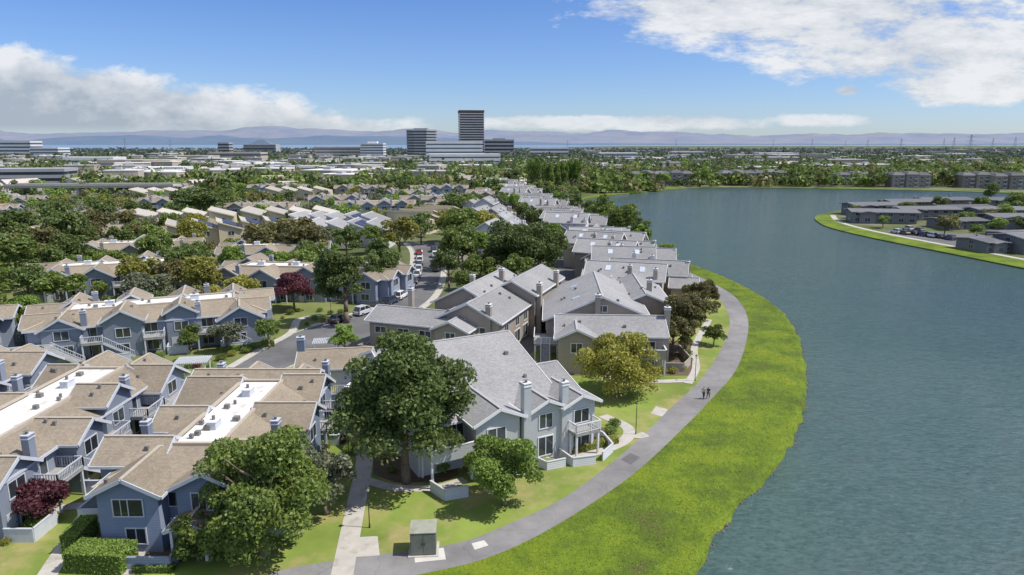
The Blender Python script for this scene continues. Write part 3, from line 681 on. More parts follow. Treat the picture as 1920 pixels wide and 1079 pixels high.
h2l = brown_row('blue townhouse row at left edge behind the foreground homes', -94, 99, 18, 28, 14, 4, seed=9)
h2.deck(-20, -12, -13, -7.5, 2.8, ['-y', '-x']); h2.stairs(-13, -11, 2.8, 1, 0, 1.3)
GB = 'blue townhouses with brown roofs behind the front rows'
proto = brown_row('blue townhouse row with brown roofs behind the front rows', -86, 148, 20, 32, 13.5, 4, GB, seed=10, near=False)
protoM = brown_row('shorter blue townhouse row with brown roofs behind the front rows', -50, 145, -6, 24, 13, 3, 'shorter blue townhouses behind the front rows', seed=14, near=False)
protoT = brown_row('taupe townhouse row with brown roofs among the middle trees', -100, 180, 16, 28, 13, 3, 'taupe townhouses with brown roofs among the middle trees', seed=17, near=False, wm=M_taupe)
for i, (x, y, r_) in enumerate([(-138, 160, 22), (-122, 124, 18), (-62, 176, 8), (-140, 212, 12), (-185, 196, 15)]):
    pr_, L__ = [(protoM, 24), (proto, 32), (protoM, 24), (protoT, 28), (proto, 32)][i]; copy_tree(pr_.root, (x, y, 0), rad(r_)); avoid(x, y, rad(r_), L__, 13)
protoS = brown_row('short blue townhouse row behind the street trees', -31, 143, -12, 14, 11, 2, seed=12, near=False)
GC = 'cream townhouses with slanted roofs and solar panels'
M_light = mat('light_roof', (.47, .44, .39), (.39, .365, .33), 1, rnd=.15)
pc = cream_row('cream townhouse row with slanted roofs and dark solar panels', -92, 222, 24, 36, 16, 5, GC, seed=1, solar=(1, 2, 3, 4), rm=M_light)
pc2 = cream_row('cream townhouse row with plain slanted pale roofs', -84, 262, 10, 34, 16, 4, 'cream townhouses with plain slanted pale roofs', seed=1, solar=(), rm=M_light)
for (x, y, r_) in [(-32, 262, 68), (-122, 256, 18)]:
    copy_tree(pc2.root, (x, y, 0), rad(r_)); avoid(x, y, rad(r_), 36, 16)
pg = cream_row('pale townhouse row with light grey slanted roofs', -54, 219, -3, 32, 14, 5, 'pale townhouses with light grey slanted roofs', wm=M_lgrey, rm=M_grey, seed=2, solar=(3,))
copy_tree(pg.root, (-60, 241, 0), rad(-5)); avoid(-55, 240, 0, 34, 15)
NM = ['brown roofed', 'shorter brown roofed', 'cream walled', 'taupe walled']
MIDS = [(-62, 312, 10, 0), (-110, 300, 8, 3), (-88, 345, 5, 1), (-160, 262, 12, 0), (-205, 245, 12, 1), (-40, 345, 10, 3), (-60, 385, 0, 1), (-120, 390, 8, 2), (-165, 330, 10, 1), (-230, 290, 10, 0), (-27, 310, 75, 3), (-14, 385, 75, 1), (-95, 430, 4, 3), (-150, 440, 4, 0), (-190, 380, 12, 2), (-250, 340, 8, 3), (-215, 430, 5, 1), (-45, 430, 8, 0)]
for i, (x, y, r_, q) in enumerate(MIDS):
    copy_tree([proto, protoM, pc2, protoT][q].root, (x, y, 0), rad(r_), NM[q]+' townhouse row in the middle distance among trees', NM[q]+' townhouse rows in the middle distance'); avoid(x, y, rad(r_), 30, 14)

C = House('townhouse', 'large pale grey house with grey shingle roof beside the big tree', 'house', -4, 72, 28.6, M_lgrey, M_grey, M_trim, M_gcap)
avoid(-4, 72, rad(28.6), 24, 20)
C.gable(-9.5, 6.4, 5.3, 12.0, 4.5, 9.8, .36, vents=9)
C.gable(6.0, 9.2, -1.2, 6.0, 5.5, 7.4, .36, vents=1)
C.gable(-9.6, -3, -2.2, 2.4, 2.4, 7.0, .45, 'y')
C.gable(-9.0, -3, 3.6, 2.2, 2.2, 6.6, .45, 'y')
C.gable(-9.3, -2, 7.6, 1.9, 1.9, 6.5, .42, 'y')
C.chimney(.9, -9.6, 8.9, .8, .75, m=M_lgrey); C.chimney(5.75, -9.0, 8.0, .75, .7, m=M_lgrey); C.chimney(-5.2, 1.0, 9.8, 1.3, .85, 6, m=M_lgrey)
C.win(-2.4, -9.6, 3.5, 1.9, 1.3, '-y'); C.win(-2.4, -9.6, .6, 1.5, 1.9, '-y'); C.win(-5.4, -6.7, 3.1, 1.4, 1.9, '-y'); C.win(-7.8, -6.7, 3.1, 1.2, 1.9, '-y')
C.win(3.6, -9.0, 3.4, 1.5, 1.5, '-y'); C.win(3.6, -9.0, .4, 1.7, 2.0, '-y'); C.win(7.8, -9.3, 3.3, 1.8, 1.4, '-y'); C.win(7.8, -9.3, .4, 2.0, 1.9, '-y')
C.win(9.2, -1.2, 3.3, 2.2, 1.3, '+x'); C.win(9.5, -6, 3.3, 1.2, 1.4, '+x'); C.win(9.2, 1.8, .6, 1.5, 1.6, '+x'); C.win(9.5, -5.8, .5, 1.6, 1.8, '+x'); C.win(9.2, -3.0, .6, 1.2, 1.8, '+x')
C.win(-9.5, 5, 3.3, 1.8, 1.3, '-x'); C.win(-9.5, 0, 3.3, 1.8, 1.3, '-x'); C.win(-9.5, 0, .7, 1.8, 1.3, '-x')
C.deck(-9.3, -9.6, -4.9, -6.7, 2.9, ['-y', '-x'], True); C.stairs(-4.8, -10.3, 2.9, 1, 0, 1.2)
C.door(-4.3, -6.76, '-y', 2.9, w=.8)
C.deck(6.2, -10.8, 9.2, -9.35, 2.75, ['-y', '+x', '-x'])
C.fence([(5.0, -9.6), (5.0, -12.0), (7.4, -12.6)], .95, M_lgrey); C.fence([(8.4, -12.4), (10.6, -11.2), (11.4, -8.4), (11.0, -5.4), (9.5, -4.6)], .95, M_lgrey)
C.fence([(-9.5, -9.8), (-9.0, -12.0), (-6.8, -12.4)], 1.1, M_lgrey)
C.fence([(2.0, -10.2), (2.3, -11.4), (4.4, -11.6)], .9, M_lgrey)
D = House('townhouse', 'taupe gabled house with outside stair behind the yellow green tree', 'house', 14, 100, -3, M_taupe, M_grey, M_trim, M_gcap)
avoid(14, 104, 0, 20, 22)
D.gable(-7, 8, -2, 4.2, 4.5, 7.2, .40, vents=3)
D.gable(2, 22, -.2, 8.6, 6.8, 9.2, .42, 'y', vents=6, sky=2)
D.gable(10, 27, 7.5, 6, 4, 8.0, .42, 'y', vents=4)
D.gable(-8, -3, -4.5, 2.6, 2.6, 6.7, .45, 'y')
D.chimney(8.9, -2.5, 8.6, .8, .8); D.chimney(-1, 1, 9.6, .8, .8, 5); D.chimney(8.6, 14, 9.4, .8, .8)
for x in (-.8, 2.4, 5.8): D.win(x, -6.2, 3.2, 1.8, 1.2, '-y'); D.win(x, -6.2, .5, 1.7, 1.8, '-y')
D.win(-4.5, -8, 3.2, 1.5, 1.3, '-y'); D.win(8.0, -3.8, 3.1, 1.6, 1.3, '+x'); D.win(8.0, -.5, .7, 1.4, 1.5, '+x'); D.win(-.2, 2, 6.7, 1.4, .9, '-y')
D.win(-8.8, 5, 3.2, 1.8, 1.3, '-x'); D.win(-8.8, 12, 3.2, 1.8, 1.3, '-x')
D.deck(-10.6, -3, -7, 2.6, 2.9, ['-y', '-x']); D.stairs(-8.9, -3, 2.9, 0, -1, 1.2)
D.deck(3.5, -8.4, 8, -6.2, 2.8, ['-y', '+x', '-x'], True)
D.fence([(8.4, -6), (11, -6), (12.5, -3), (12, 3)], 1.2)
E = House('townhouse', 'grey roofed taupe house at the corner of street and lane', 'house', -8.5, 108, -20, M_taupe, M_grey, M_trim, M_gcap)
avoid(-11, 108, rad(-20), 22, 14); avoid(-4, 120, rad(70), 20, 16)
E.gable(-12, 3, -4.5, 3.6, 4.5, 6.4, .38, vents=3)
E.gable(-6, 10, 4.2, 5.2, 5.0, 8.4, .5, 'y', vents=5, sky=2)
E.gable(-9.3, -2, 2.6, 2.6, 2.6, 6.2, .45, 'y')
E.gable(3, 21, -.5, 5.5, 4.0, 8.8, .5, 'y', vents=4)
E.gable(8, 24, 6.2, 4.8, 4.0, 9.4, .5, 'y', vents=4, sky=1)
E.chimney(-9.5, 1.2, 8.2, .8, .8); E.chimney(7.5, -6.0, 8.4, .8, .8); E.chimney(-2, 10, 9.4, .8, .8, 5); E.chimney(10.7, 9, 9.0, .8, .9); E.chimney(1.6, 15, 9.9, .8, .8, 5); E.chimney(10.7, 19, 9.4, .8, .9)
for x in (-10, -6, -2.2): E.win(x, -8.1, 2.9, 1.9, .95, '-y'); E.win(x, -8.1, .6, 1.7, 1.1, '-y')
E.win(2.6, -9.3, 3.1, 1.5, 1.2, '-y'); E.win(2.6, -9.3, .6, 1.6, 1.6, '-y'); E.win(6.9, -6, 3.2, 1.7, 1.4, '-y'); E.win(6.9, -6, .6, 1.7, 1.6, '-y')
for y in (-3, 2, 6): E.win(9.2, y, 3.3, 1.6, 1.3, '+x'); E.win(9.2, y, .5, 2.4, 2.0, '+x')
for y in (12, 17, 21): E.win(10.2, y, 3.6, 1.6, 1.3, '+x'); E.win(10.2, y, .5, 2.4, 2.0, '+x')
k = MB()
for i in range(9): k.beam((3.4+i*.45, -9.2, 2.6), (3.4+i*.45, -6.2, 2.6), .07, .14)
k.beam((3.2, -9.0, 2.48), (7.3, -9.0, 2.48), .12, .16); k.box(7.0, -9.1, 0, 7.15, -8.95, 2.4); E.b('pergola', k, M_trim)
E.fence([(-12.5, -8.5), (-12.8, -10.5), (-1, -10.5)], 1.2)

GF = 'grey roofed townhouses in the long row along the lagoon'
FXT = [(120, 25), (160, 27.5), (206, 23.5), (280, 15), (380, 4), (465, -5)]
def fx(y):
    for (a, xa), (b, xb) in zip(FXT[:-1], FXT[1:]):
        if y <= b: return xa+(xb-xa)*(y-a)/(b-a)
    return -5
PF = [grey_unit('grey roofed taupe townhouse in the long row along the lagoon', fx(134), 134, -16, 20, 14, GF, seed=1),
      grey_unit('grey roofed pale townhouse in the long row along the lagoon', fx(149)+1, 149, -8, 19, 13, 'pale walled townhouses in the long lagoon row', seed=2, wm=M_lgrey),
      grey_unit('grey roofed townhouse with varied gables in the lagoon row', fx(165)-1, 165, -22, 18, 14, 'townhouses with varied gables in the lagoon row', seed=3, wm=M_taupe)]
y = 181; i = 0; GAPS = []
while y < 470:
    r_ = [-24, -6, -15, -28, -10, -4, -19][i % 7]; copy_tree(PF[(i*2+i//3) % 3].root, (fx(y)+[0, 2, -1.5, 1, -2, 2][i % 6], y, 0), rad(r_), scale=(1, 1, [1, .92, 1.08, .96][i % 4])); avoid(fx(y), y, rad(r_), 18, 13)
    if i % 2: GAPS.append((fx(y)+14.5, y+7)); GAPS.append((fx(y)-12.5, y+8))
    y += 16+(i % 3)*1.2; i += 1
for i, (x, y, r_) in enumerate([(-3, 208, 76), (-6, 232, 80), (-8, 256, 76), (-13, 290, 80)]):
    copy_tree(PF[(i+1) % 3].root, (x, y, 0), rad(r_), 'grey roofed townhouse on the street side of the lane', 'grey roofed townhouses on the street side of the lane'); avoid(x, y, rad(r_), 20, 16)
for i, (x, y) in enumerate(GAPS):
    if not inpoly(x+2, y, lagp): tree(x, y, R.uniform(8, 11), R.uniform(3, 4.5), R.choice([0, 1, 1, 5]), 'green tree growing beside the long grey townhouse row', 'trees beside the long grey row')
G_ = House('garage', 'small blue garage with brown roof beside the street', 'garage', -24.5, 91, 8, M_slate, M_brown, M_btrim, M_tan); avoid(-24.5, 91, 0, 10, 8)
G_.gable(-4.5, 4.5, 0, 3.4, 3.4, 4.2, .42, vents=2); G_.door(0, -3.4, '-y', w=4.6, h=2.2, m=M_btrim, name='garage_door'); G_.chimney(-4.6, 0, 6.0, 1.0, .8); G_.win(4.5, 0, 1.2, 1.2, 1.0, '+x')
def pergola(px, py, w, d, rot, label):
    x, y = P(px, py, 2.5); t = thing('pergola', label, 'pergola', (x, y, 0), rad(rot)); k = MB()
    n = int(w/.25)
    for i in range(n+1): k.beam((-w/2+i*w/n, -d/2, 2.6), (-w/2+i*w/n, d/2, 2.6), .1, .12)
    k.build('slats', M_btrim, t); k = MB(); k.beam((-w/2, -d/2+.3, 2.44), (w/2, -d/2+.3, 2.44), .12, .16); k.beam((-w/2, d/2-.3, 2.44), (w/2, d/2-.3, 2.44), .12, .16); k.build('beams', M_trim, t)
    for sx in (-1, 1):
        for sy in (-1, 1): k = MB(); k.box(sx*(w/2-.3)-.08, sy*(d/2-.3)-.08, 0, sx*(w/2-.3)+.08, sy*(d/2-.3)+.08, 2.36); k.build('post', M_trim, t)
pergola(362, 676, 4.2, 3.2, 10, 'white slatted pergola left of the small garage')
pergola(612, 640, 3.8, 3.0, 10, 'white slatted pergola right behind the small garage')

# ---------------------------------------------------------------- trees near
big_tree(762, 905, 14.2, 5.9, 0, 36000, .19, 'large dark leafy tree left of the pale grey house', 1, nb=70, low=.12)
big_tree(495, 1045, 11.2, 5.0, 1, 34000, .16, 'dense green tree in front of the blue foreground house', 2, nb=64, low=-.1)
big_tree(372, 1052, 4.4, 2.1, 1, 6000, .13, 'small green tree at the foot of the dense tree', 3, low=.0)
big_tree(612, 965, 6.6, 2.8, 7, 7000, .15, 'thin grey green tree beside the straight walk', 4)
big_tree(945, 948, 6.4, 3.4, 5, 15000, .14, 'round light green tree on the lawn by the path', 5, low=.06)
big_tree(1160, 740, 7.6, 5.0, 2, 22000, .17, 'wide yellow green willow like tree right of the grey house', 6, low=.02, drop=1, nb=50)
big_tree(1285, 655, 9.3, 4.0, 3, 11000, .2, 'olive brown tree beside the right hand homes', 7)
big_tree(1262, 668, 6.6, 3.0, 3, 7000, .2, 'shorter brownish tree next to the right hand deck', 8)
big_tree(1312, 598, 7.6, 3.8, 3, 8000, .2, 'olive brown tree behind the walk at the bend', 9)
big_tree(650, 606, 15, 5.0, 0, 14000, .24, 'tall dark street tree left of the parked cars', 10, nb=44)
big_tree(715, 556, 12.5, 4.2, 0, 11000, .24, 'tall dark tree at the bend of the street', 11, nb=40)
big_tree(552, 582, 7.4, 4.2, 4, 10000, .2, 'round purple leaved tree before the blue townhouses', 12)
big_tree(75, 985, 4.0, 2.4, 4, 8000, .14, 'purple leaved small tree at lower left lawn', 13, low=.1)
big_tree(985, 528, 14, 9.2, 0, 28000, .3, 'huge dark green domed tree between the grey rows', 14, nb=60)
big_tree(355, 548, 10.5, 5.2, 0, 11000, .26, 'dark round tree between the brown roofed rows', 15)
big_tree(648, 668, 5.0, 2.2, 5, 4500, .16, 'small bright tree near the driveway mouth', 16)
big_tree(1338, 648, 3.6, 1.9, 1, 3000, .13, 'small young tree inside the path bend', 17)
big_tree(1248, 500, 6, 3.2, 5, 3000, .22, 'bright green small tree at the lagoon edge behind the row', 18)
big_tree(632, 800, 3.0, 1.2, 4, 2500, .12, 'small purple bush tree beside the driveway', 19, low=.08)
big_tree(1165, 460, 13.5, 7.2, 1, 9000, .32, 'broad green tree at the lagoon edge behind the grey row', 20, low=.1)
big_tree(1130, 438, 13.5, 6.4, 1, 6000, .34, 'second broad green tree at the lagoon edge behind the row', 21, low=.1)
big_tree(1196, 472, 8.5, 4.0, 5, 4000, .28, 'smaller bright green tree at the lagoon edge', 22, low=.1)
spots = [(750, 488, 12, 6.0, 2), (868, 527, 13, 5.4, 1), (860, 505, 12, 5, 1), (895, 500, 10, 5, 5), (905, 455, 11, 6, 2), (862, 460, 12, 6, 1), (850, 415, 12, 6, 0), (880, 410, 11, 6, 1), (790, 458, 10, 5, 0), (842, 540, 9, 3.6, 0),
 (568, 500, 13, 6.5, 3), (490, 498, 12, 6, 3), (530, 470, 10, 5, 3), (135, 500, 15, 6.5, 0), (35, 545, 13, 7, 1), (70, 520, 12, 6, 3), (185, 478, 14, 6, 3), (115, 470, 16, 6, 0), (205, 430, 12, 6, 0), (240, 440, 9, 5, 3),
 (375, 415, 14, 9, 0), (320, 445, 9, 4.5, 1), (350, 400, 12, 7, 0), (420, 400, 12, 6, 1), (1062, 412, 11, 7, 0), (1070, 400, 9, 5, 1),
 (960, 355, 14, 7, 0), (935, 372, 12, 6, 0), (700, 478, 9, 4, 1), (650, 480, 9, 4, 0), (610, 470, 8, 4, 7), (1010, 470, 9, 5, 0), (900, 545, 8, 3.5, 1), (840, 455, 11, 5, 2),
 (45, 640, 6, 2.5, 1), (505, 655, 5, 2.2, 1), (70, 700, 4, 2, 7), (25, 480, 13, 7, 0), (255, 470, 9, 4.5, 3), (590, 520, 9, 4, 1), (440, 520, 8, 3.5, 5), (280, 540, 7, 3, 1), (232, 760, 4, 1.6, 1), (268, 735, 3.5, 1.4, 5), (165, 820, 3.6, 1.5, 7)]
KN = ['dark green', 'mid green', 'yellow green', 'olive brown', 'purple', 'bright green', 'pine', 'grey green']
for (px, py, h, r_, kd) in spots:
    x, y = P(px, py); tree(x, y, h, r_, kd, KN[kd]+' broadleaf tree among the townhouses', 'garden trees of '+KN[kd]+' colour')
def free(x, y, r_):
    if inpoly(x, y, lagp): return False
    for (a, b, c) in AV:
        if (a-x)**2+(b-y)**2 < (c+r_*.5)**2: return False
    return True
n = 0; tries = 0
while n < 420 and tries < 14000:
    tries += 1; y = 100*(470/100)**(R.random()**.8); x = R.uniform(-.76*y-5, 0.1*y)
    r_ = R.uniform(1.8, 4.6); qx, qy = toPx(x, y)
    if 620 < qx < 860 and 475 < qy < 760: continue
    if y < 118 and x > -36: continue
    if not free(x, y, r_): continue
    kd = R.choice([0, 0, 1, 1, 3, 7, 2, 5]); hh = r_*R.uniform(1.7, 2.4)
    if y < 235: tree(x, y, hh, r_, kd, 'leafy garden tree standing among the middle townhouses', 'leafy trees filling the gaps between townhouses')
    else: mass_tree(x, y, hh, r_, kd)
    n += 1

SH = {}
def shrub(x, y, r_, kind, group='rounded shrubs planted beside the homes', label=None, h=None):
    if (kind, 0) not in SH: SH[(kind, 0)] = leafmesh('foliage', [Vector((0, 0, .0))]+[Vector((math.cos(i)*.3, math.sin(i)*.3, .15)) for i in range(6)], [.75]+[.5]*6, 900, .085, 4, LEAF[kind])
    t = thing('shrub', label or 'rounded garden shrub planted beside the townhouses', 'shrub', (x, y, 0), R.uniform(0, 6), group); c = link('foliage', SH[(kind, 0)], t); c.scale = (r_, r_, (h or r_*.9)); c.location = (0, 0, .3*r_)
for (px, py) in [(1030, 838), (1052, 842), (990, 842), (1008, 840), (968, 842), (1095, 838), (1125, 828), (1145, 815), (1152, 800), (1240, 700), (1262, 700), (1280, 695), (1290, 680), (1288, 668), (1262, 690), (830, 885), (800, 875),
                 (545, 590), (560, 585), (530, 598), (490, 630), (505, 622), (450, 655), (470, 650), (210, 660), (180, 668), (330, 680), (240, 665), (300, 672), (15, 1000), (42, 1000), (68, 990), (30, 985), (12, 1020), (130, 680), (600, 585), (620, 590), (640, 590), (40, 560), (700, 640), (660, 850), (735, 885), (720, 865), (1012, 700), (1050, 700),
                 (285, 810), (225, 800), (245, 815), (180, 840), (200, 850), (1045, 848), (1080, 850), (520, 610), (480, 640), (435, 668), (415, 676), (590, 600), (355, 690), (150, 676), (620, 820), (610, 840), (1215, 702), (1180, 700), (1100, 700), (880, 880), (575, 610), (605, 604), (500, 645), (462, 662), (395, 688), (270, 680), (60, 690), (95, 686), (255, 770), (300, 745), (215, 775), (190, 880), (170, 870)]:
    x, y = P(px, py); shrub(x, y, R.uniform(.5, 1.1), R.choice([1, 5, 2, 1]))
for (px, py) in [(190, 678), (370, 690), (205, 672), (600, 800), (420, 668), (330, 930), (640, 830), (500, 640)]:
    x, y = P(px, py); shrub(x, y, R.uniform(.5, .9), 4, 'dark red shrubs by the walks', 'dark red leaved shrub beside a townhouse wall')
def hedge(px, py, w, d, h, rot, kind, label):
    x, y = P(px, py); n = int((w*d+2*(w+d)*h)*190)
    t = thing('hedge', label, 'hedge', (x, y, 0), rad(rot)); link('foliage', leafmesh('foliage', [], [], n, .085, 3, LEAF[kind], box=(w/2, d/2, h/2)), t)
    k = MB(); k.box(-w/2*.94, -d/2*.94, 0, w/2*.94, d/2*.94, h*.95); k.build('branches', LEAF[0], t, False)
hedge(192, 1062, 4.6, 2.2, 1.7, -4, 5, 'clipped box hedge in front of the blue foreground house')
hedge(152, 1018, 1.4, 3.2, 1.6, 5, 5, 'short clipped hedge running back from the box hedge')
hedge(155, 895, 2.0, 6.0, 1.4, 0, 1, 'long hedge in the courtyard left of the foreground house')
hedge(290, 1070, 3.0, .8, .5, 0, 5, 'low clipped edging hedge by the entry walk')
hedge(465, 655, 8.0, 1.2, .8, 28, 5, 'low green hedge along the street footpath')
hedge(1120, 838, 5.0, 1.0, .7, 28, 2, 'low yellow green planting round the patio wall')

# ---------------------------------------------------------------- cars
def car_proto(colname, col, label, suv=False, group=None):
    cm = mat('paint_'+colname, col, tuple(c*.95 for c in col), .3, rough=.25, spec=.6); t = thing('parked_car', label, 'car', (0, 0, 0), 0, group)
    W_ = 1.8; hb = .95 if not suv else 1.08; ht = 1.45 if not suv else 1.75
    pr = [(-2.3, .32), (-2.28, .72), (-2.1, hb-.02), (-1.3, hb), (.95, hb), (2.0, hb-.14), (2.27, .68), (2.3, .32)]
    k = MB(); k.extr([(x, -W_/2, z) for x, z in pr], [(x, W_/2, z) for x, z in pr]); bd = k.build('body', cm, t, False)
    bv = bd.modifiers.new('bevel', 'BEVEL'); bv.width = .09; bv.segments = 2
    rx = -2.15 if suv else -1.75
    pr = [(rx, hb-.03), (rx+.35, ht-.04), (.25, ht-.04), (1.1, hb-.03)]
    k = MB(); k.extr([(x, -W_/2+.1+(.14 if z > hb else 0), z) for x, z in pr], [(x, W_/2-.1-(.14 if z > hb else 0), z) for x, z in pr]); k.build('window_glass', M_glass, t, False)
    k = MB(); k.box(rx+.32, -W_/2+.2, ht-.05, .28, W_/2-.2, ht+.02)
    for sy in (-1, 1):
        k.beam((rx+.35, sy*(W_/2-.22), ht-.02), (rx, sy*(W_/2-.08), hb), .09, .07); k.beam((.25, sy*(W_/2-.22), ht-.02), (1.12, sy*(W_/2-.08), hb), .08, .06); k.beam((-.55, sy*(W_/2-.21), ht-.02), (-.5, sy*(W_/2-.07), hb), .08, .06)
    k.build('roof', cm, t, False)
    for sx in (-1.42, 1.42):
        for sy in (-1, 1):
            k = MB(); k.tube((sx, sy*.72, .33), (sx, sy*.93, .33), .33, .33, 16); w = k.build('wheel', M_dark, t, False)
            k = MB(); k.tube((sx, sy*.93, .33), (sx, sy*.945, .33), .19, .17, 12); k.build('rim', M_vent, w, False)
    for sy in (-1, 1):
        k = MB(); k.box(2.2, sy*.62-.2, .6, 2.32, sy*.62+.2, .74); k.build('headlight', M_trim, t, False)
        k = MB(); k.box(-2.32, sy*.66-.18, .65, -2.24, sy*.66+.18, .82); k.build('tail_light', mat('red_lens', (.4, .02, .02), None, 1, rough=.3), t, False)
        k = MB(); k.box(.75, sy*.98-.08, hb-.02, .92, sy*.98+.08, hb+.12); k.build('mirror', cm, t, False)
    return t
carp = {}
PC = {'silver': (.55, .57, .6), 'charcoal': (.07, .075, .08), 'black': (.03, .03, .032), 'white': (.8, .8, .8), 'navy': (.04, .055, .1), 'red': (.3, .03, .02)}
cars = [('silver', True, 688, 590, 'silver sport utility car parked at the kerb under the tall tree'),
        ('charcoal', False, 647, 605, 'dark car parked nearest at the left kerb'),
        ('black', False, 717, 579, 'black car parked behind the silver utility car'),
        ('navy', True, 736, 570, 'dark blue car parked before the white car at the bend'),
        ('white', True, 753, 560, 'white utility car parked at the street bend'),
        ('silver', True, 764, 543, 'silver car parked just past the street bend'), ('charcoal', False, 770, 531, 'dark car parked second past the street bend'),
        ('white', True, 774, 519, 'white car parked midway up the far street'), ('silver', True, 777, 509, 'silver car parked farther up the street'),
        ('black', False, 779, 500, 'black car parked far up the street'), ('white', True, 779, 492, 'white car parked farthest up the street'), ('charcoal', False, 779, 485, 'dark car parked last at the top of street'),
        ('red', False, 776, 477, 'red car parked at the very top of the street')]
for (cn, suv, px, py, lb) in cars:
    x, y = P(px, py); j = min(range(1, 59), key=lambda i: (La[i].x-x)**2+(La[i].y-y)**2); t = (La[j+1]-La[j-1]).normalized(); nrm = Vector((t.y, -t.x, 0)); q = La[j]+nrm*1.3+t*((Vector((x, y, 0))-La[j]).dot(t))
    key = (cn, suv)
    if key not in carp: carp[key] = car_proto(cn, PC[cn], lb, suv); o = carp[key]; o.location = (q.x, q.y, .014); o.rotation_euler = (0, 0, math.atan2(t.y, t.x))
    else: o = copy_tree(carp[key], (q.x, q.y, .014), math.atan2(t.y, t.x), lb)
for i, (j, key, lb) in enumerate([(38, ('charcoal', False), 'dark car parked at the right kerb past the bend'), (41, ('silver', True), 'silver car parked at the right kerb before the trees'), (44, ('black', False), 'black car fourth from the bend at the right kerb'), (47, ('white', True), 'white car parked at the right kerb far along'), (51, ('navy', True), 'dark blue car parked at the right kerb near the top')]):
    t = (Ra[j+1]-Ra[j-1]).normalized(); q = Ra[j]+Vector((-t.y, t.x, 0))*1.4; copy_tree(carp[key], (q.x, q.y, .014), math.atan2(t.y, t.x), lb)
copy_tree(carp[('white', True)], (*P(668, 742), .03), rad(75), 'white car parked on the driveway behind the large tree')
copy_tree(carp[('silver', True)], (9.0, 127, .03), rad(72), 'silver car standing in the lane between grey houses')
# ---------------------------------------------------------------- people
def skin(name, pts, edges, m, parent, sub=1):
    bm = bmesh.new(); lay = bm.verts.layers.skin.verify(); vs = []
    for i, (x, y, z, r_) in enumerate(pts):
        v = bm.verts.new((x, y, z)); v[lay].radius = (r_, r_); v[lay].use_root = (i == 0); vs.append(v)
    for a, b in edges: bm.edges.new((vs[a], vs[b]))
    me = bpy.data.meshes.new(name); bm.to_mesh(me); bm.free(); me.materials.append(m); o = link(name, me, parent)
    o.modifiers.new('skin', 'SKIN').use_smooth_shade = True; sb = o.modifiers.new('sub', 'SUBSURF'); sb.levels = sub; sb.render_levels = sub
    return o
def person(x, y, rz, shirt, trous, hair, label, ph=1, s_=1.0):
    t = thing('person', label, 'person', (x, y, .02), rz); t.scale = (s_, s_, s_)
    SK = mat('skin', (.42, .26, .18), (.38, .23, .16), 3, rough=.6)
    a = .22*ph
    leg = lambda sy, f: [(0, sy*.09, .93, .09), (f*.55+.03, sy*.095, .5, .06), (f*1.1-.03, sy*.1, .1, .04), (f*1.1+.13, sy*.1, .04, .035)]
    arm = lambda sy, f: [(0, sy*.19, 1.43, .055), (f*.35, sy*.25, 1.16, .042), (f*.7+.08, sy*.26, .94, .03), (f*.8+.12, sy*.26, .85, .028)]
    pts = [(0, 0, .97, .12), (0, 0, 1.15, .115), (0, 0, 1.38, .12), (0, 0, 1.5, .05), (.02, 0, 1.58, .075), (.03, 0, 1.68, .085), (.12, 0, 1.62, .018)]
    ed = [(0, 1), (1, 2), (2, 3), (3, 4), (4, 5), (4, 6)]
    for sy, f in ((1, a), (-1, -a)):
        b = len(pts); pts += leg(sy, f); ed += [(0, b), (b, b+1), (b+1, b+2), (b+2, b+3)]
        b = len(pts); A = arm(sy, -f); pts += A; ed += [(2, b), (b, b+1), (b+1, b+2), (b+2, b+3)]
        hx, hy, hz, _ = A[-1]
        for q in range(5):
            c = len(pts); dx = .03*(q-2) if q < 4 else .06; pts += [(hx+dx*.6, hy, hz-.035+(0 if q < 4 else .03), .009), (hx+dx+.01, hy-sy*.01, hz-.085+(0 if q < 4 else .04), .007)]; ed += [(b+3, c), (c, c+1)]
    skin('body', pts, ed, SK, t)
    pts = [(0, 0, .98, .14), (0, 0, 1.15, .135), (0, 0, 1.38, .14), (0, 0, 1.46, .08)]; ed = [(0, 1), (1, 2), (2, 3)]
    for sy, f in ((1, a), (-1, -a)):
        A = arm(sy, -f); b = len(pts); pts += [(A[0][0], A[0][1], A[0][2], .07), (A[1][0], A[1][1], A[1][2], .058)]; ed += [(2, b), (b, b+1)]
    skin('shirt', pts, ed, shirt, t)
    pts = [(0, 0, .97, .145)]; ed = []
    for sy, f in ((1, a), (-1, -a)):
        A = leg(sy, f); b = len(pts); pts += [(A[0][0], A[0][1], A[0][2]-.05, .105), (A[1][0], A[1][1], A[1][2], .075), (A[2][0], A[2][1], A[2][2]+.03, .055)]; ed += [(0, b), (b, b+1), (b+1, b+2)]
    skin('trousers', pts, ed, trous, t)
    skin('hair', [(-.02, 0, 1.70, .088), (-.04, 0, 1.60, .07)], [(0, 1)], hair, t)
px_, py_ = P(1319, 749); hd = math.atan2(1, .75)
person(px_, py_, hd, mat('white_cloth', (.6, .62, .65), None, 3), mat('dark_cloth', (.03, .035, .06), None, 3), mat('dark_hair', (.03, .02, .015), None, 3), 'person in pale shirt and dark trousers walking at left on path', 1)
person(px_+.6, py_+.1, hd, mat('blue_cloth', (.05, .08, .16), None, 3), mat('grey_cloth', (.08, .08, .1), None, 3), MATS['dark_hair'], 'person in dark blue top walking at right on the path', -1, .95)
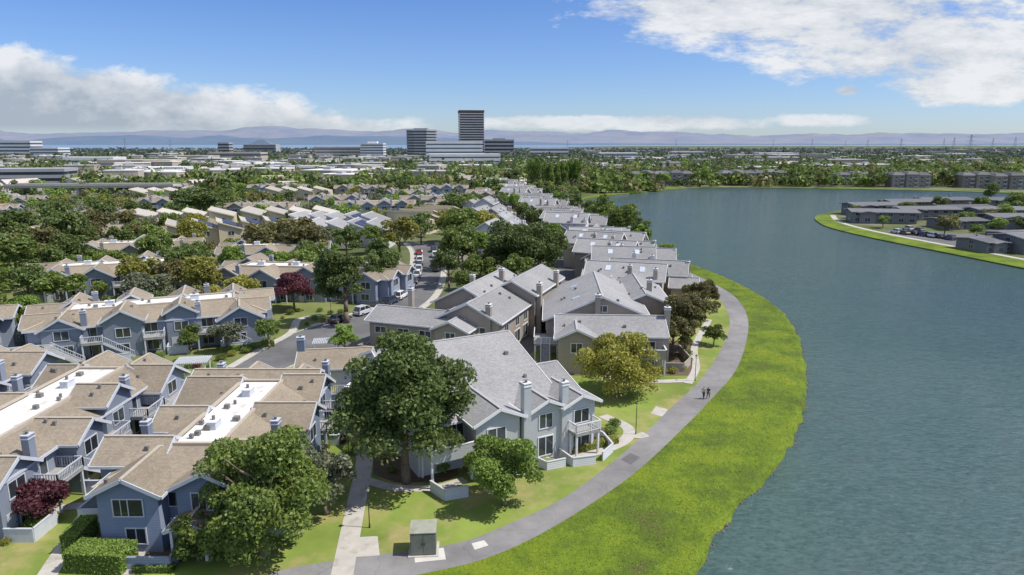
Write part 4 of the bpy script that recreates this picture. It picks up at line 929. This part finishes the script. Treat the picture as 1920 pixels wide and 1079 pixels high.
def lamp(px, py, label, h=3.4):
    x, y = P(px, py); t = thing('lamp_post', label, 'lamp post', (x, y, 0)); k = MB(); k.tube((0, 0, 0), (0, 0, .4), .08, .06, 10); k.tube((0, 0, .4), (0, 0, h), .045, .035, 10); k.build('pole', M_dark, t, False)
    k = MB(); k.tube((0, 0, h), (0, 0, h+.28), .08, .15, 8); k.build('lamp_head', M_trim, t, False); k = MB(); k.tube((0, 0, h+.28), (0, 0, h+.42), .2, .04, 8); k.build('lamp_cap', M_dark, t, False)
lamp(1192, 815, 'black lamp post on lawn right of the corner patio'); lamp(1303, 715, 'black lamp post where the walk meets the shore path'); lamp(693, 990, 'black lamp post beside the straight concrete walk'); lamp(655, 865, 'black lamp post near the driveway end', 3.2)
lamp(622, 612, 'street lamp post left of the parked dark car', 5)
x, y = P(795, 1032); t = thing('utility_cabinet', 'green grey utility cabinet standing on lawn by the path', 'utility box', (x, y, 0), rad(4)); MG = mat('cabinet_green', (.21, .22, .18), (.15, .16, .13), 1.5, rough=.6)
k = MB(); k.box(-1, -.85, .1, 1, .85, 2.0); k.build('cabinet_body', MG, t); k = MB(); k.extr([(-1.05, -.9, 2.0), (1.05, -.9, 2.0), (1.05, .9, 2.12), (-1.05, .9, 2.12)], [(-1.05, -.9, 2.06), (1.05, -.9, 2.06), (1.05, .9, 2.2), (-1.05, .9, 2.2)]); k.build('cabinet_lid', mat('cabinet_lid', (.36, .37, .30), (.27, .27, .21), 1.5, pat='stain'), t)
k = MB(); k.box(-1.2, -1.05, 0, 1.2, 1.05, .1); k.build('base', M_conc, t)
for sx in (-.5, .5):
    k = MB(); k.box(sx-.46, -.88, .2, sx+.46, -.85, 1.9); o = k.build('cabinet_door', MG, t); k = MB(); k.box(sx*.2-.03, -.93, 1.0, sx*.2+.03, -.88, 1.2); k.build('handle', M_dark, o)
x, y = P(600, 712, 4.5); t = thing('patio_umbrella', 'blue patio umbrella open on the deck by the driveway', 'umbrella', (x, y, 2.8)); k = MB(); k.tube((0, 0, 0), (0, 0, 2.2), .03, .03, 8); k.build('pole', M_trim, t, False); k = MB(); k.tube((0, 0, 1.9), (0, 0, 2.35), 1.2, .03, 8); k.build('canopy', mat('blue_canvas', (.05, .25, .6), None, 2), t, False)

# ---------------------------------------------------------------- peninsula at right
polysheet('lagoon_bank', M_ice, [(v.x, v.y) for v in pen[20:]]+[(v.x+10, v.y+6) for v in reversed(pen[20:])], .03, 'yellow green bank round the point at right', 'bank')
ribbon('walkway', M_conc, [(v.x+11, v.y+6.5) for v in pen[21::4]], 2.2, .05, 'pale footpath following the shore of the point', 'path', True)
GP = 'low grey roofed homes on the point across the water'
def lake_house(label, x, y, rot, group, w=24, d=11, h=4.9):
    L_ = House('lakeside_house', label, 'house', x, y, rot, mat('grey_stucco', (.21, .215, .235), None, 1), mat('dark_grey_roof', (.165, .165, .175), (.125, .125, .135), .8, rnd=.25), M_gcap, M_gcap, group); avoid(x, y, rad(rot), w, d)
    L_.gable(-w/2, w/2, 0, d/2, d/2, h+.7, .13, o=1.0); L_.gable(-d/2-1.2, 0, -w*.28, 3, 3, h+.2, .15, 'y', o=.8)
    for i in range(6):
        xx = -w/2+1.8+i*(w-3.6)/5
        if abs(xx+w*.28) > 3.2:
            L_.win(xx, -d/2, .8, 1.8, 1.3, '-y'); L_.win(xx, -d/2, 3.1, 1.8, 1.1, '-y')
    L_.win(-w*.28, -d/2-1.2, .8, 2, 1.5, '-y'); L_.win(-w/2, 0, 1, 1.6, 1.3, '-x'); L_.win(-w/2, 0, 3.1, 1.6, 1.2, '-x'); L_.chimney(w*.2, 1, h+1.6, 1, .8, 3)
    return L_
lp = None
for (px, py, r_, w) in [(1635, 402, 8, 1), (1700, 395, 10, 1), (1765, 391, 5, 1), (1800, 408, 10, 1), (1650, 417, -12, 1), (1730, 411, 0, 1), (1865, 412, 10, 1), (1890, 391, 0, 1), (1865, 468, 12, 0), (1915, 455, 12, 0), (1795, 427, 5, 0), (1905, 427, 0, 1), (1950, 470, 10, 1), (1970, 440, 0, 1)]:
    x, y = P(px, py)
    if lp is None: lp = lake_house('low grey roofed home on the point across the water', x, y, r_, GP)
    else: copy_tree(lp.root, (x, y, 0), rad(r_), scale=(1, 1, 1) if w else (.75, 1, .7))
    AV.append((x, y, 9))
polysheet('car_park', M_asph, [P(*p) for p in [(1660, 432), (1850, 440), (1900, 460), (1800, 462), (1680, 445)]], .02, 'asphalt car park on the point across the water', 'car park')
for i, (px, py) in enumerate([(1680, 438), (1695, 440), (1712, 441), (1728, 443), (1745, 445), (1702, 432), (1722, 434), (1760, 447), (1780, 450)]):
    x, y = P(px, py); copy_tree(list(carp.values())[i % 5], (x, y, .03), rad(100+R.uniform(-4, 4)), 'parked car on the car park across the water', 'cars on the car park across the water')
for (px, py, h, r_, kd) in [(1770, 445, 8, 4, 3), (1855, 390, 13, 3, 0), (1900, 400, 10, 5, 1), (1880, 420, 8, 4, 1), (1915, 442, 7, 4, 0), (1655, 428, 5, 3, 5), (1830, 448, 5, 2.5, 5), (1900, 410, 8, 5, 0), (1700, 408, 7, 4, 1), (1760, 400, 8, 4, 0), (1810, 425, 6, 3.5, 1), (1870, 440, 6, 3.5, 5), (1600, 410, 6, 3, 1), (1780, 432, 6, 3.5, 0), (1850, 425, 7, 4, 3), (1840, 400, 8, 4, 1)]:
    x, y = P(px, py); tree(x, y, h, r_, kd, 'leafy tree beside the low homes on the point', 'trees among the homes on the point')
bank2 = [v for v in rest1 if v.y > 380]
polysheet('far_bank', M_ice, [(v.x, v.y) for v in bank2]+[(v.x-2, v.y+9) for v in reversed(bank2)], .04, 'thin green bank along the far lagoon shore', 'bank')
def apartment(label, x, y, rot, w, d, fl, group, wm):
    A = House('apartment_building', label, 'building', x, y, rot, wm, MATS['dark_grey_roof'], M_trim, M_gcap, group); n = int(w/9); st = w/n
    for i in range(n):
        pj = (i % 2)*2.4; k = MB(); k.box(-w/2+i*st+.02, -d/2-pj, -.2, -w/2+(i+1)*st-.02, d/2, fl*2.9+.3+(i % 2)*.7); A.b('wall', k, wm)
        k = MB(); zt = fl*2.9+.3+(i % 2)*.7; k.extr([(-w/2+i*st-.3, -d/2-pj-.5, zt), (-w/2+(i+1)*st+.3, -d/2-pj-.5, zt), (-w/2+(i+1)*st+.3, d/2+.5, zt), (-w/2+i*st-.3, d/2+.5, zt)], [(-w/2+i*st+2, -d/2-pj+3, zt+1.9), (-w/2+(i+1)*st-2, -d/2-pj+3, zt+1.9), (-w/2+(i+1)*st-2, d/2-3, zt+1.9), (-w/2+i*st+2, d/2-3, zt+1.9)]); A.b('roof', k, A.rm)
        for f in range(fl):
            A.win(-w/2+(i+.3)*st, -d/2-pj, f*2.9+.8, 2.0, 1.5, '-y')
            k = MB(); xx = -w/2+(i+.72)*st; k.box(xx-1.4, -d/2-pj-1.2, f*2.9+.2, xx+1.4, -d/2-pj, f*2.9+.4); k.box(xx-1.4, -d/2-pj-1.2, f*2.9+.4, xx+1.4, -d/2-pj-1.1, f*2.9+1.3); A.b('balcony', k, M_gcap)
            A.win(xx, -d/2-pj, f*2.9+.5, 2.0, 1.9, '-y')
    return A
w_apt = mat('apartment_brown', (.30, .265, .235), None, 1, rnd=.2)
GA = 'apartment blocks along the far lagoon shore'
a1 = None; APT = []
for (px, py, r_, s_) in [(1215, 349, 2, .9), (1268, 348, -2, 1), (1385, 347, 0, 1), (1445, 346, 4, 1), (1605, 348, 3, .9), (1712, 352, -8, 1), (1845, 353, -10, 1), (1905, 355, -6, 1)]:
    x, y = P(px, py); APT.append(px)
    if a1 is None: a1 = apartment('brown apartment block on the far lagoon shore', x, y+8, r_, 27, 14, 3, GA, w_apt)
    else: copy_tree(a1.root, (x, y+8, 0), rad(r_), scale=(1, 1, s_))
    avoid(x, y+8, 0, 20, 12)
GS = 'trees lining the far lagoon shore'
for i in range(330):
    px = 1095+(i % 110)*8.1+R.uniform(-6, 6); py = (R.uniform(322, 338) if i < 200 else R.uniform(340, 352)) if px > 1250 else R.uniform(338, 356); x, y = P(px, py)
    if i >= 200 and (R.random() < .3 or min(abs(px-q) for q in APT) < 26): continue
    if not free(x, y, -1): continue
    h_, r_, kd = R.uniform(7, 16), R.uniform(3.2, 6), R.choice([0, 0, 1, 3, 5])
    if py > 344 and TREES[0] < 262: tree(x, y, h_*.8, r_*.8, kd, 'leafy tree on the far lagoon shore', GS, 1)
    else: mass_tree(x, y, h_, r_, kd)
for px in (998, 1008, 1020, 1031, 1043, 1056, 1070, 1079, 1320, 1500, 1790, 1650):
    x, y = P(px, R.uniform(360, 366) if px < 1100 else 348); tree(x, y, R.uniform(20, 24) if px < 1100 else 15, 3.4, 5, 'tall narrow poplar tree beyond the lagoon end', 'tall poplars beyond the lagoon', 0, low=.05)
for px in range(985, 1090, 11):
    x, y = P(px, R.uniform(368, 378))
    if not inpoly(x, y, lagp): tree(x, y, R.uniform(6, 10), 4, R.choice([0, 1]), 'dark bushy tree below the poplars', 'bushy trees at the lagoon end', 1)
for kd, V in MASS.items():
    tag(quads(V, LEAF[kd], 'distant_trees'), KN[kd]+' trees crowding the far streets and far shore', 'trees', kind='stuff')
x, y = P(1098, 380); t = thing('dock', 'small pale dock at the far end of the lagoon', 'dock', (x, y, 0), 0); k = MB(); k.box(-4, -1, -.1, 5, 1, .1); k.build('platform', M_conc, t)
for sx in (-3, 0, 3): k = MB(); k.tube((sx, -1.1, -.8), (sx, -1.1, .8), .12, .12, 8); k.build('post', M_bark, t, False)

# ---------------------------------------------------------------- far city
M_off = mat('office_white', (.7, .7, .7), (.62, .62, .63), .05); M_offg = mat('office_grey', (.38, .395, .42), (.32, .33, .35), .05); M_tglass = mat('tower_glass', (.05, .06, .085), (.04, .05, .07), .05, rough=.2, spec=.5)
M_offb = mat('office_tan', (.5, .44, .37), None, .05); M_bluegl = mat('blue_glass', (.15, .2, .27), None, .05, rough=.2)
AVfar = []
def office(label, px, base_py, w, d, h, fl, rot, wallm, glassm, sides=4, frac=.5, top=True):
    x, y = P(px, base_py); y += d/2; t = thing('office_building', label, 'building', (x, y, 0), rad(rot)); AVfar.append((x, y-d/2, max(w, d)/2))
    if y < 1100: AVfar.append((x*.93, y*.93, w/2))
    def ring(sc):
        if sides == 4: return [(-w/2*sc, -d/2*sc), (w/2*sc, -d/2*sc), (w/2*sc, d/2*sc), (-w/2*sc, d/2*sc)]
        return [(w/2*sc*math.cos(i*2*math.pi/sides+.39), d/2*sc*math.sin(i*2*math.pi/sides+.39)) for i in range(sides)]
    k = MB(); r_ = ring(.97); k.extr([(a, b, 0) for a, b in r_], [(a, b, h-.5) for a, b in r_]); k.build('glass_wall', glassm, t, False)
    fh = h/fl
    for i in range(fl):
        k = MB(); r_ = ring(1.0); z = i*fh+fh*frac*.9; k.extr([(a, b, z) for a, b in r_], [(a, b, z+fh*(1-frac)) for a, b in r_]); k.build('floor_band', wallm, t, False)
    if top:
        k = MB(); k.box(-w*.22, -d*.22, h-.5, w*.2, d*.22, h+3); k.build('plant_room', wallm, t, False)
    return t
t = office('tall dark office tower with pale horizontal floor bands', 883, 300, 50, 40, 97, 20, 8, mat('tower_band', (.48, .46, .48), None, .05), M_tglass, frac=.62, top=False)
k = MB(); k.box(-25.2, -20.2, 93, 25.2, 20.2, 97.5); k.build('crown_band', mat('tower_top', (.12, .07, .06), None, .05), t, False)
office('grey many sided office block left of the dark tower', 789, 301, 64, 55, 59, 11, 0, M_offg, M_tglass, 8)
office('white stepped office block before the dark tower', 850, 309, 88, 40, 36, 6, 6, M_off, M_bluegl, frac=.36, top=False)
office('low white wing of offices below the dark tower', 870, 313, 100, 36, 18, 3, 6, M_off, M_bluegl, frac=.36, top=False)
office('blue glass office block with white grid', 698, 303, 42, 30, 33, 7, 0, M_off, M_bluegl)
office('grey office slab right of the dark tower', 936, 296, 70, 40, 42, 5, 0, M_offg, M_tglass)
office('white office building at the far left edge', 28, 298, 75, 40, 38, 5, 0, M_off, M_bluegl, top=False)
office('low white office beside the far left building', 84, 299, 60, 40, 24, 4, 0, M_off, M_bluegl, top=False)
office('dark glass low office block at left by the motorway', 45, 352, 52, 26, 14, 3, 12, M_offg, M_tglass, top=False)
office('grey stepped office left of centre on the horizon', 420, 290, 34, 30, 36, 4, 0, M_offg, M_tglass, top=False)
office('pale apartment slab left of the blue glass block', 640, 299, 110, 35, 26, 4, 0, M_offb, M_bluegl, top=False)
office('tan office row above the motorway', 440, 306, 90, 35, 18, 3, 0, M_offb, M_bluegl, top=False)
office('long white low office right of the tower', 1030, 296, 90, 40, 24, 3, 0, M_off, M_bluegl, top=False)
office('white low office across from the lagoon end', 1160, 303, 70, 35, 16, 3, 0, M_off, M_bluegl, top=False)
office('white office row beyond the trees right of centre', 1290, 298, 70, 35, 16, 3, 0, M_off, M_bluegl, top=False)
office('long pale shopping centre with flat roofs at left', 250, 318, 90, 40, 12, 2, 4, M_offb, M_offg, frac=.3, top=False)
office('white shopping hall at left above the overpass', 165, 312, 70, 40, 13, 2, 4, M_off, M_offg, frac=.3, top=False)
office('tan shopping hall right of the white hall', 345, 309, 80, 40, 14, 2, 0, M_offb, M_offg, frac=.3, top=False)
office('white flat roofed hall beyond the cream townhouses', 480, 322, 60, 30, 10, 2, 3, M_off, M_offg, frac=.3, top=False)
office('low white hall left of the motorway', 300, 330, 46, 26, 9, 2, 3, M_off, M_offg, frac=.3, top=False)
office('white warehouse right of the tower group', 1460, 300, 80, 40, 14, 2, 0, M_off, M_bluegl, frac=.3, top=False)
x, y = P(492, 290); t = thing('pitched_office', 'grey office with pitched glass roof on the horizon', 'building', (x, y, 0)); k = MB(); k.extr([(-50, -20, 0), (50, -20, 0), (50, 20, 0), (-50, 20, 0)], [(-48, -18, 30), (48, -18, 30), (48, 18, 30), (-48, 18, 30)]); k.build('wall', M_offg, t, False); k = MB(); k.extr([(-34, -16, 30), (34, -16, 30), (34, 16, 30), (-34, 16, 30)], [(-4, -3, 44), (8, -3, 44), (8, 3, 44), (-4, 3, 44)]); k.build('roof', M_bluegl, t, False)
for z in (8, 16, 24): k = MB(); k.box(-48, -20.6, z, 48, -19, z+3); k.build('window_band', M_tglass, t, False)
def shed(label, x, y, w, d, h, rot, wm, rm, grp):
    t = thing('low_building', label, 'building', (x, y, 0), rad(rot), grp); k = MB(); k.box(-w/2, -d/2, 0, w/2, d/2, h); k.build('wall', wm, t, False); k = MB(); k.box(-w/2-.4, -d/2-.4, h, w/2+.4, d/2+.4, h+.6); k.build('roof', rm, t, False)
    k = MB(); k.box(-w/2+2, -d/2-.15, h*.25, w/2-2, -d/2-.02, h*.55); k.build('window_strip', M_bluegl, t, False)
    k = MB(); k.box(-w*.2, -d*.1, h+.6, -w*.05, d*.15, h+2.2); k.build('roof_unit', M_offg, t, False)
    return t
rr = random.Random(21); SP = [shed('white roofed low commercial building in the far town', -150, 700, 38, 26, 8, 5, M_offb, M_white, 'low commercial buildings in the far town'), shed('tan low commercial building in the far town', -230, 640, 30, 22, 8, -8, M_off, mat('tan_roof', (.5, .43, .37), None, .1), 'tan commercial buildings in the far town'),
      shed('grey low commercial building in the far town', -300, 760, 44, 26, 9, 3, M_offb, M_gcap, 'grey commercial buildings in the far town')]
for p in [(-150, 700), (-230, 640), (-300, 760)]: AVfar.append((p[0], p[1], 26))
for i in range(190):
    y = 700*(3000/700)**rr.random(); x = rr.uniform(-.78, .78)*y
    if i < 75: y = rr.uniform(540, 1250); x = rr.uniform(-.74, -.1)*y
    if inpoly(x, y, lagp) or (x > 0 and y < 700): continue
    j = rr.choice([0, 0, 1, 2]); s_ = rr.uniform(.5, 1.2)*(1 if y < 1300 else 1.4); copy_tree(SP[j], (x, y, 0), rad(rr.uniform(-25, 25)), scale=(s_, s_, rr.uniform(.9, 1.4))); AVfar.append((x, y-6, 19*s_))
hp = House('far_house', 'small suburban house among the far trees', 'house', 60, 660, 0, mat('far_wall', (.6, .56, .5), None, .2, rnd=.3), mat('far_roof', (.42, .37, .33), (.34, .31, .28), .3, rnd=.4), group='small suburban houses among the far trees'); hp.gable(-8, 8, 0, 5, 5, 6.6, .4); hp.win(0, -5, 1, 2, 1.4, '-y')
nh = 0
for i in range(520):
    y = 470*(2000/470)**rr.random(); x = rr.uniform(-.76, .76)*y
    if nh > 265 or inpoly(x, y, lagp) or not free(x, y, 4) or (x > 60 and y < 570): continue
    nh += 1; copy_tree(hp.root, (x, y, 0), rad(rr.uniform(-90, 90)), scale=(rr.uniform(.9, 1.6), rr.uniform(.9, 1.4), rr.uniform(.9, 1.4))); AVfar.append((x, y-3, 9))
mw = smooth([(-420, 420), (-300, 470), P(400, 336), P(470, 318), P(520, 306), P(545, 300)], 12)
for v in mw: AVfar.append((v.x, v.y, 18)); AVfar.append((v.x+4, v.y-14, 14))
g = np.random.default_rng(9)
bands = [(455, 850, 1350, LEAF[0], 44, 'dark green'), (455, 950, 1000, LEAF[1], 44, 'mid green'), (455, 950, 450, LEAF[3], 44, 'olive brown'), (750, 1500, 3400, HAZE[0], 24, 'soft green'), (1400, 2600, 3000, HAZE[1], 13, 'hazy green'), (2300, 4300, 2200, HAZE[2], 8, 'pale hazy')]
for (ya, yb, cnt, mm, nl_, nm) in bands:
    V = []; c = 0; tr_ = 0
    AX = np.array([q for q in AVfar if ya-60 < q[1] < yb+60])
    while c < cnt and tr_ < cnt*3:
        tr_ += 1; y = ya*(yb/ya)**g.random(); x = g.uniform(-.8, .8)*y
        if y < 640 and (inpoly(x, y, lagp) or any((a-x)**2+(b-y)**2 < (q+2)**2 for a, b, q in AV if abs(b-y) < 30)): continue
        if 100 < x and y < 520: continue
        if noise.noise(Vector((x*.008, y*.006, 3))) < -.33: continue
        if len(AX) and np.any((AX[:, 0]-x)**2+(AX[:, 1]-y)**2 < AX[:, 2]**2): continue
        c += 1; r_ = g.uniform(3.0, 6.5)*(1 if y < 1400 else 1.6); h = g.uniform(4, 11)*(1.3 if g.random() < .12 else 1)
        d = g.normal(size=(nl_, 3)); d /= np.linalg.norm(d, axis=1)[:, None]; d[:, 2] = np.abs(d[:, 2]); lump = 1+.3*np.sin(d[:, 0]*5+x)*np.cos(d[:, 1]*5+y)
        p = d*np.array([r_, r_, h*.8])*lump[:, None]+np.array([x, y, h*.2]); V.append((p, np.full(nl_, r_*(.3 if nl_ > 40 else .42 if nl_ > 20 else .6)), d))
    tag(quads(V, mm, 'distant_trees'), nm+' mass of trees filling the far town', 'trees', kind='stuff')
ribbon('motorway', mat('pale_road', (.4, .39, .37), (.33, .32, .31), .05), [(-420, 420), (-300, 470), P(400, 336), P(470, 318), P(520, 306), P(545, 300)], 28, .3, 'pale motorway running away toward the far offices', 'road', True)
x, y = P(180, 372); t = thing('overpass', 'concrete motorway overpass at left among the trees', 'bridge', (x, y, 0), rad(4)); k = MB(); k.box(-48, -6, 6.5, 48, 6, 7.8); k.build('bridge_deck', M_conc, t); k = MB(); k.box(-48, -6.3, 7.6, 48, -6.02, 8.8); k.build('parapet', M_conc, t); k = MB(); k.box(-48, 6.02, 7.6, 48, 6.3, 8.8); k.build('parapet', M_conc, t)
for sx in (-40, -24, -8, 8, 24, 40): k = MB(); k.box(sx-.8, -4, 0, sx+.8, 4, 6.5); k.build('pier', M_conc, t)
M_pyl = mat('pylon_steel', (.36, .38, .41), None, .2)
def pylon():
    t = thing('power_pylon', 'grey lattice power pylon on the horizon', 'pylon', (0, 0, 0), 0, 'lattice power pylons on the horizon'); k = MB(); h = 46
    c = lambda z: 4.0*(1-z/h)+.5
    for sx in (-1, 1):
        for sy in (-1, 1): k.beam((sx*4.0, sy*4.0, 0), (sx*.5, sy*.5, h), .25, .25)
    for i in range(8):
        z0, z1 = i*h/8, (i+1)*h/8
        for sy in (-1, 1): k.beam((-c(z0), sy*c(z0), z0), (c(z1), sy*c(z1), z1), .15, .15); k.beam((c(z0), sy*c(z0), z0), (-c(z1), sy*c(z1), z1), .15, .15)
    k.build('lattice', M_pyl, t, False); k = MB()
    for z, w in ((29, 10), (36, 8), (42, 6.5)): k.beam((-w, 0, z), (w, 0, z), .25, .25); k.beam((-w, 0, z), (0, 0, z+2.5), .15, .15); k.beam((w, 0, z), (0, 0, z+2.5), .15, .15)
    k.build('cross_arm', M_pyl, t, False); return t
py0 = pylon(); first = True
for (px, dist) in [(1785, 1100), (1755, 1600), (1737, 1900), (1500, 2200), (1600, 2200), (1660, 1900), (1255, 2500), (1060, 2700), (264, 1900), (345, 2100), (1825, 1800), (1430, 2300), (1560, 2500), (1865, 1500)]:
    x = (px-960)/1280*dist*1.02
    if first: py0.location = (x, dist, 0); first = False
    else: copy_tree(py0, (x, dist, 0), R.uniform(0, 1))
def hills(name, y0, y1, base, amp, seed, m, label, x0=-26000, x1=26000, prof=None):
    nx, ny = 320, 20; V, Fc = [], []
    for j in range(ny+1):
        for i in range(nx+1):
            f = j/ny; x = x0+(x1-x0)*i/nx; y = y0+(y1-y0)*f; e = math.sin(math.pi*f*.5)
            n_ = noise.fractal(Vector((x/3000+seed, y/2200, seed)), .8, 2.1, 7); n2 = noise.noise(Vector((x/9000, seed*3, 0)))
            h = (base*(1+.35*n2)+amp*n_)*e; V.append((x, y, max(-5, h*(prof(x) if prof else 1))))
    for j in range(ny):
        for i in range(nx): a = j*(nx+1)+i; Fc.append((a, a+1, a+nx+2, a+nx+1))
    me = bpy.data.meshes.new(name); me.from_pydata(V, [], Fc); me.materials.append(m)
    for p in me.polygons: p.use_smooth = True
    struct(link(name, me), label, 'hills')
hills('hills', 17500, 24000, 380, 180, 3.3, mat('hill_far_haze', (.155, .205, .30), (.25, .25, .28), .0012), 'hazy blue brown hills along the horizon')  # blue of the distance haze is put into the hill colours
hills('hills', 16500, 19000, 180, 130, 8.1, mat('hill_near_haze', (.10, .16, .245), (.135, .18, .24), .0009), 'darker blue hills low on the left horizon', prof=lambda x: 1 if x < -3000 else max(.2, 1-(x+3000)/6000))  # haze blue is part of this base colour too

# ---------------------------------------------------------------- sky, sun, camera
sd = Vector((.86, -.10, 1.25)).normalized(); elev = math.asin(sd.z); azi = math.atan2(sd.x, sd.y)
W = bpy.data.worlds.new('World'); S.world = W; W.use_nodes = True; nt = W.node_tree; N = nt.nodes; L = nt.links; N.clear()
out = N.new('ShaderNodeOutputWorld'); bg = N.new('ShaderNodeBackground'); L.new(bg.outputs[0], out.inputs[0]); bg.inputs[1].default_value = .145
sky = N.new('ShaderNodeTexSky'); sky.sky_type = 'NISHITA'; sky.sun_disc = False; sky.sun_elevation = elev; sky.sun_rotation = azi; sky.ozone_density = 2.0; sky.dust_density = .3; sky.air_density = 1.0
def mth(op, a, b=None, c=None, cl=False):
    n = N.new('ShaderNodeMath'); n.operation = op; n.use_clamp = cl
    for i, v in enumerate((a, b, c)):
        if v is None: continue
        if isinstance(v, (int, float)): n.inputs[i].default_value = v
        else: L.new(v, n.inputs[i])
    return n.outputs[0]
tc = N.new('ShaderNodeTexCoord'); sx = N.new('ShaderNodeSeparateXYZ'); L.new(tc.outputs['Generated'], sx.inputs[0])
yy = mth('MAXIMUM', sx.outputs[1], .08); u = mth('DIVIDE', sx.outputs[0], yy); v = mth('DIVIDE', sx.outputs[2], yy)
def nz(su, sv, sc, det, seed, ro=.6):
    cb = N.new('ShaderNodeCombineXYZ'); L.new(mth('MULTIPLY', u, su), cb.inputs[0]); L.new(mth('MULTIPLY', v, sv), cb.inputs[1]); cb.inputs[2].default_value = seed
    n = N.new('ShaderNodeTexNoise'); n.inputs['Scale'].default_value = sc; n.inputs['Detail'].default_value = det; n.inputs['Roughness'].default_value = ro; L.new(cb.outputs[0], n.inputs['Vector']); return n.outputs['Fac']
def UV(px, py):
    dx, dy = (px-960)/F, (py-539.5)/F; Y = cp-dy*sp; return dx/Y, (-sp-dy*cp)/Y
def ell(px, py, rx, ry):
    u0, v0 = UV(px, py); a = mth('POWER', mth('ABSOLUTE', mth('DIVIDE', mth('SUBTRACT', u, u0), rx/F)), 2); b = mth('POWER', mth('ABSOLUTE', mth('DIVIDE', mth('SUBTRACT', v, v0), ry/F)), 2)
    return mth('SUBTRACT', 1, mth('ADD', a, b))
nA = nz(1, 2.2, 9, 9, 1.3, .62); nB = nz(1, 1.5, 22, 7, 4.1, .6); nC = nz(1, 3.0, 6.5, 10, 7.7, .68)
tt = mth('DIVIDE', mth('SUBTRACT', -.06, u), .62, cl=True); top = mth('MULTIPLY_ADD', tt, .118, .012)
top = mth('ADD', top, mth('MULTIPLY', mth('SUBTRACT', nA, .5), .09)); top = mth('ADD', top, mth('MULTIPLY', mth('SUBTRACT', nB, .5), .035))
bank = mth('DIVIDE', mth('SUBTRACT', top, v), .018, cl=True); bank = mth('MULTIPLY', bank, mth('MULTIPLY', tt, 6, cl=True))
bank = mth('MULTIPLY', bank, mth('MULTIPLY', mth('SUBTRACT', v, .010), 60, cl=True))
m = ell(1560, 20, 450, 85)
for e in ((1740, 100, 350, 80), (1830, 160, 210, 45), (1330, 15, 230, 50)): m = mth('MAXIMUM', m, ell(*e))
m = mth('ADD', mth('MULTIPLY', m, 1.2), mth('MULTIPLY', mth('SUBTRACT', nC, .5), 5.0)); m = mth('MULTIPLY', mth('SUBTRACT', m, .1), 1.3, cl=True)
m2 = ell(1160, 232, 330, 15)
for e in ((1530, 226, 110, 14), (1590, 170, 26, 10)): m2 = mth('MAXIMUM', m2, ell(*e))
m2 = mth('ADD', m2, mth('MULTIPLY', mth('SUBTRACT', nB, .5), 2.4)); m2 = mth('MULTIPLY', m2, 1.6, cl=True)
mask = mth('MAXIMUM', mth('MAXIMUM', mth('MULTIPLY', bank, .92), mth('MULTIPLY', m, .95)), mth('MULTIPLY', m2, .75))
mask = mth('MULTIPLY', mask, mth('MULTIPLY', mth('SUBTRACT', sx.outputs[1], .1), 8, cl=True))
nz3 = N.new('ShaderNodeTexNoise'); nz3.inputs['Scale'].default_value = 2.6; nz3.inputs['Detail'].default_value = 6; nz3.inputs['Roughness'].default_value = .6; L.new(tc.outputs['Generated'], nz3.inputs['Vector'])
ambient_cloud = mth('MULTIPLY', mth('SUBTRACT', nz3.outputs['Fac'], .44), 7, cl=True); ambient_cloud = mth('MULTIPLY', ambient_cloud, mth('MULTIPLY', mth('SUBTRACT', sx.outputs[2], .24), 8, cl=True))  # cloud cover above the view, added to brighten and neutralise the ambient light
mask = mth('MAXIMUM', mask, mth('MULTIPLY', ambient_cloud, .9))
edge = mth('MULTIPLY', mth('SUBTRACT', v, mth('SUBTRACT', top, .045)), 10)
shL = mth('ADD', mth('MULTIPLY', mth('SUBTRACT', nA, .5), 2.8), mth('ADD', mth('MULTIPLY', mth('SUBTRACT', nB, .45), 1.4), mth('ADD', edge, .30)), cl=True)
shR = mth('ADD', mth('MULTIPLY', mth('SUBTRACT', nC, .42), 3.0), .5, cl=True)
isl = mth('LESS_THAN', u, -.04); shade = mth('ADD', mth('MULTIPLY', shL, isl), mth('MULTIPLY', shR, mth('SUBTRACT', 1, isl)))
cc = N.new('ShaderNodeMix'); cc.data_type = 'RGBA'; L.new(shade, cc.inputs[0]); cc.inputs[6].default_value = (2.7, 3.1, 3.65, 1); cc.inputs[7].default_value = (5.9, 6.0, 6.15, 1)
# the sky deepens with height above the horizon
gz = mth('MULTIPLY', sx.outputs[2], 4.5, cl=True)
tc2 = N.new('ShaderNodeMix'); tc2.data_type = 'RGBA'; L.new(gz, tc2.inputs[0]); tc2.inputs[6].default_value = (.57, .68, .95, 1); tc2.inputs[7].default_value = (.44, .60, .93, 1)
tint = N.new('ShaderNodeMix'); tint.data_type = 'RGBA'; tint.blend_type = 'MULTIPLY'; tint.inputs[0].default_value = 1; L.new(sky.outputs[0], tint.inputs[6]); L.new(tc2.outputs[2], tint.inputs[7])
fx_ = N.new('ShaderNodeMix'); fx_.data_type = 'RGBA'; L.new(mask, fx_.inputs[0]); L.new(tint.outputs[2], fx_.inputs[6]); L.new(cc.outputs[2], fx_.inputs[7]); L.new(fx_.outputs[2], bg.inputs[0])
sl = bpy.data.lights.new('sun', 'SUN'); sl.energy = 5.0; sl.angle = rad(.5); sl.color = (1, .95, .87); so = bpy.data.objects.new('sun', sl); COL.objects.link(so); so.rotation_euler = sd.to_track_quat('Z', 'Y').to_euler(); so.location = (50, 20, 120)
cam = bpy.data.cameras.new('camera'); cam.lens = 24; cam.sensor_width = 36; cam.clip_end = 120000; cam.clip_start = .5
co = bpy.data.objects.new('camera', cam); COL.objects.link(co); co.location = (0, 0, H); co.rotation_euler = (math.pi/2-PITCH, 0, 0); S.camera = co
S.view_settings.view_transform = 'Standard'; S.view_settings.look = 'None'; S.view_settings.exposure = 0
print('TREES', TREES[0])
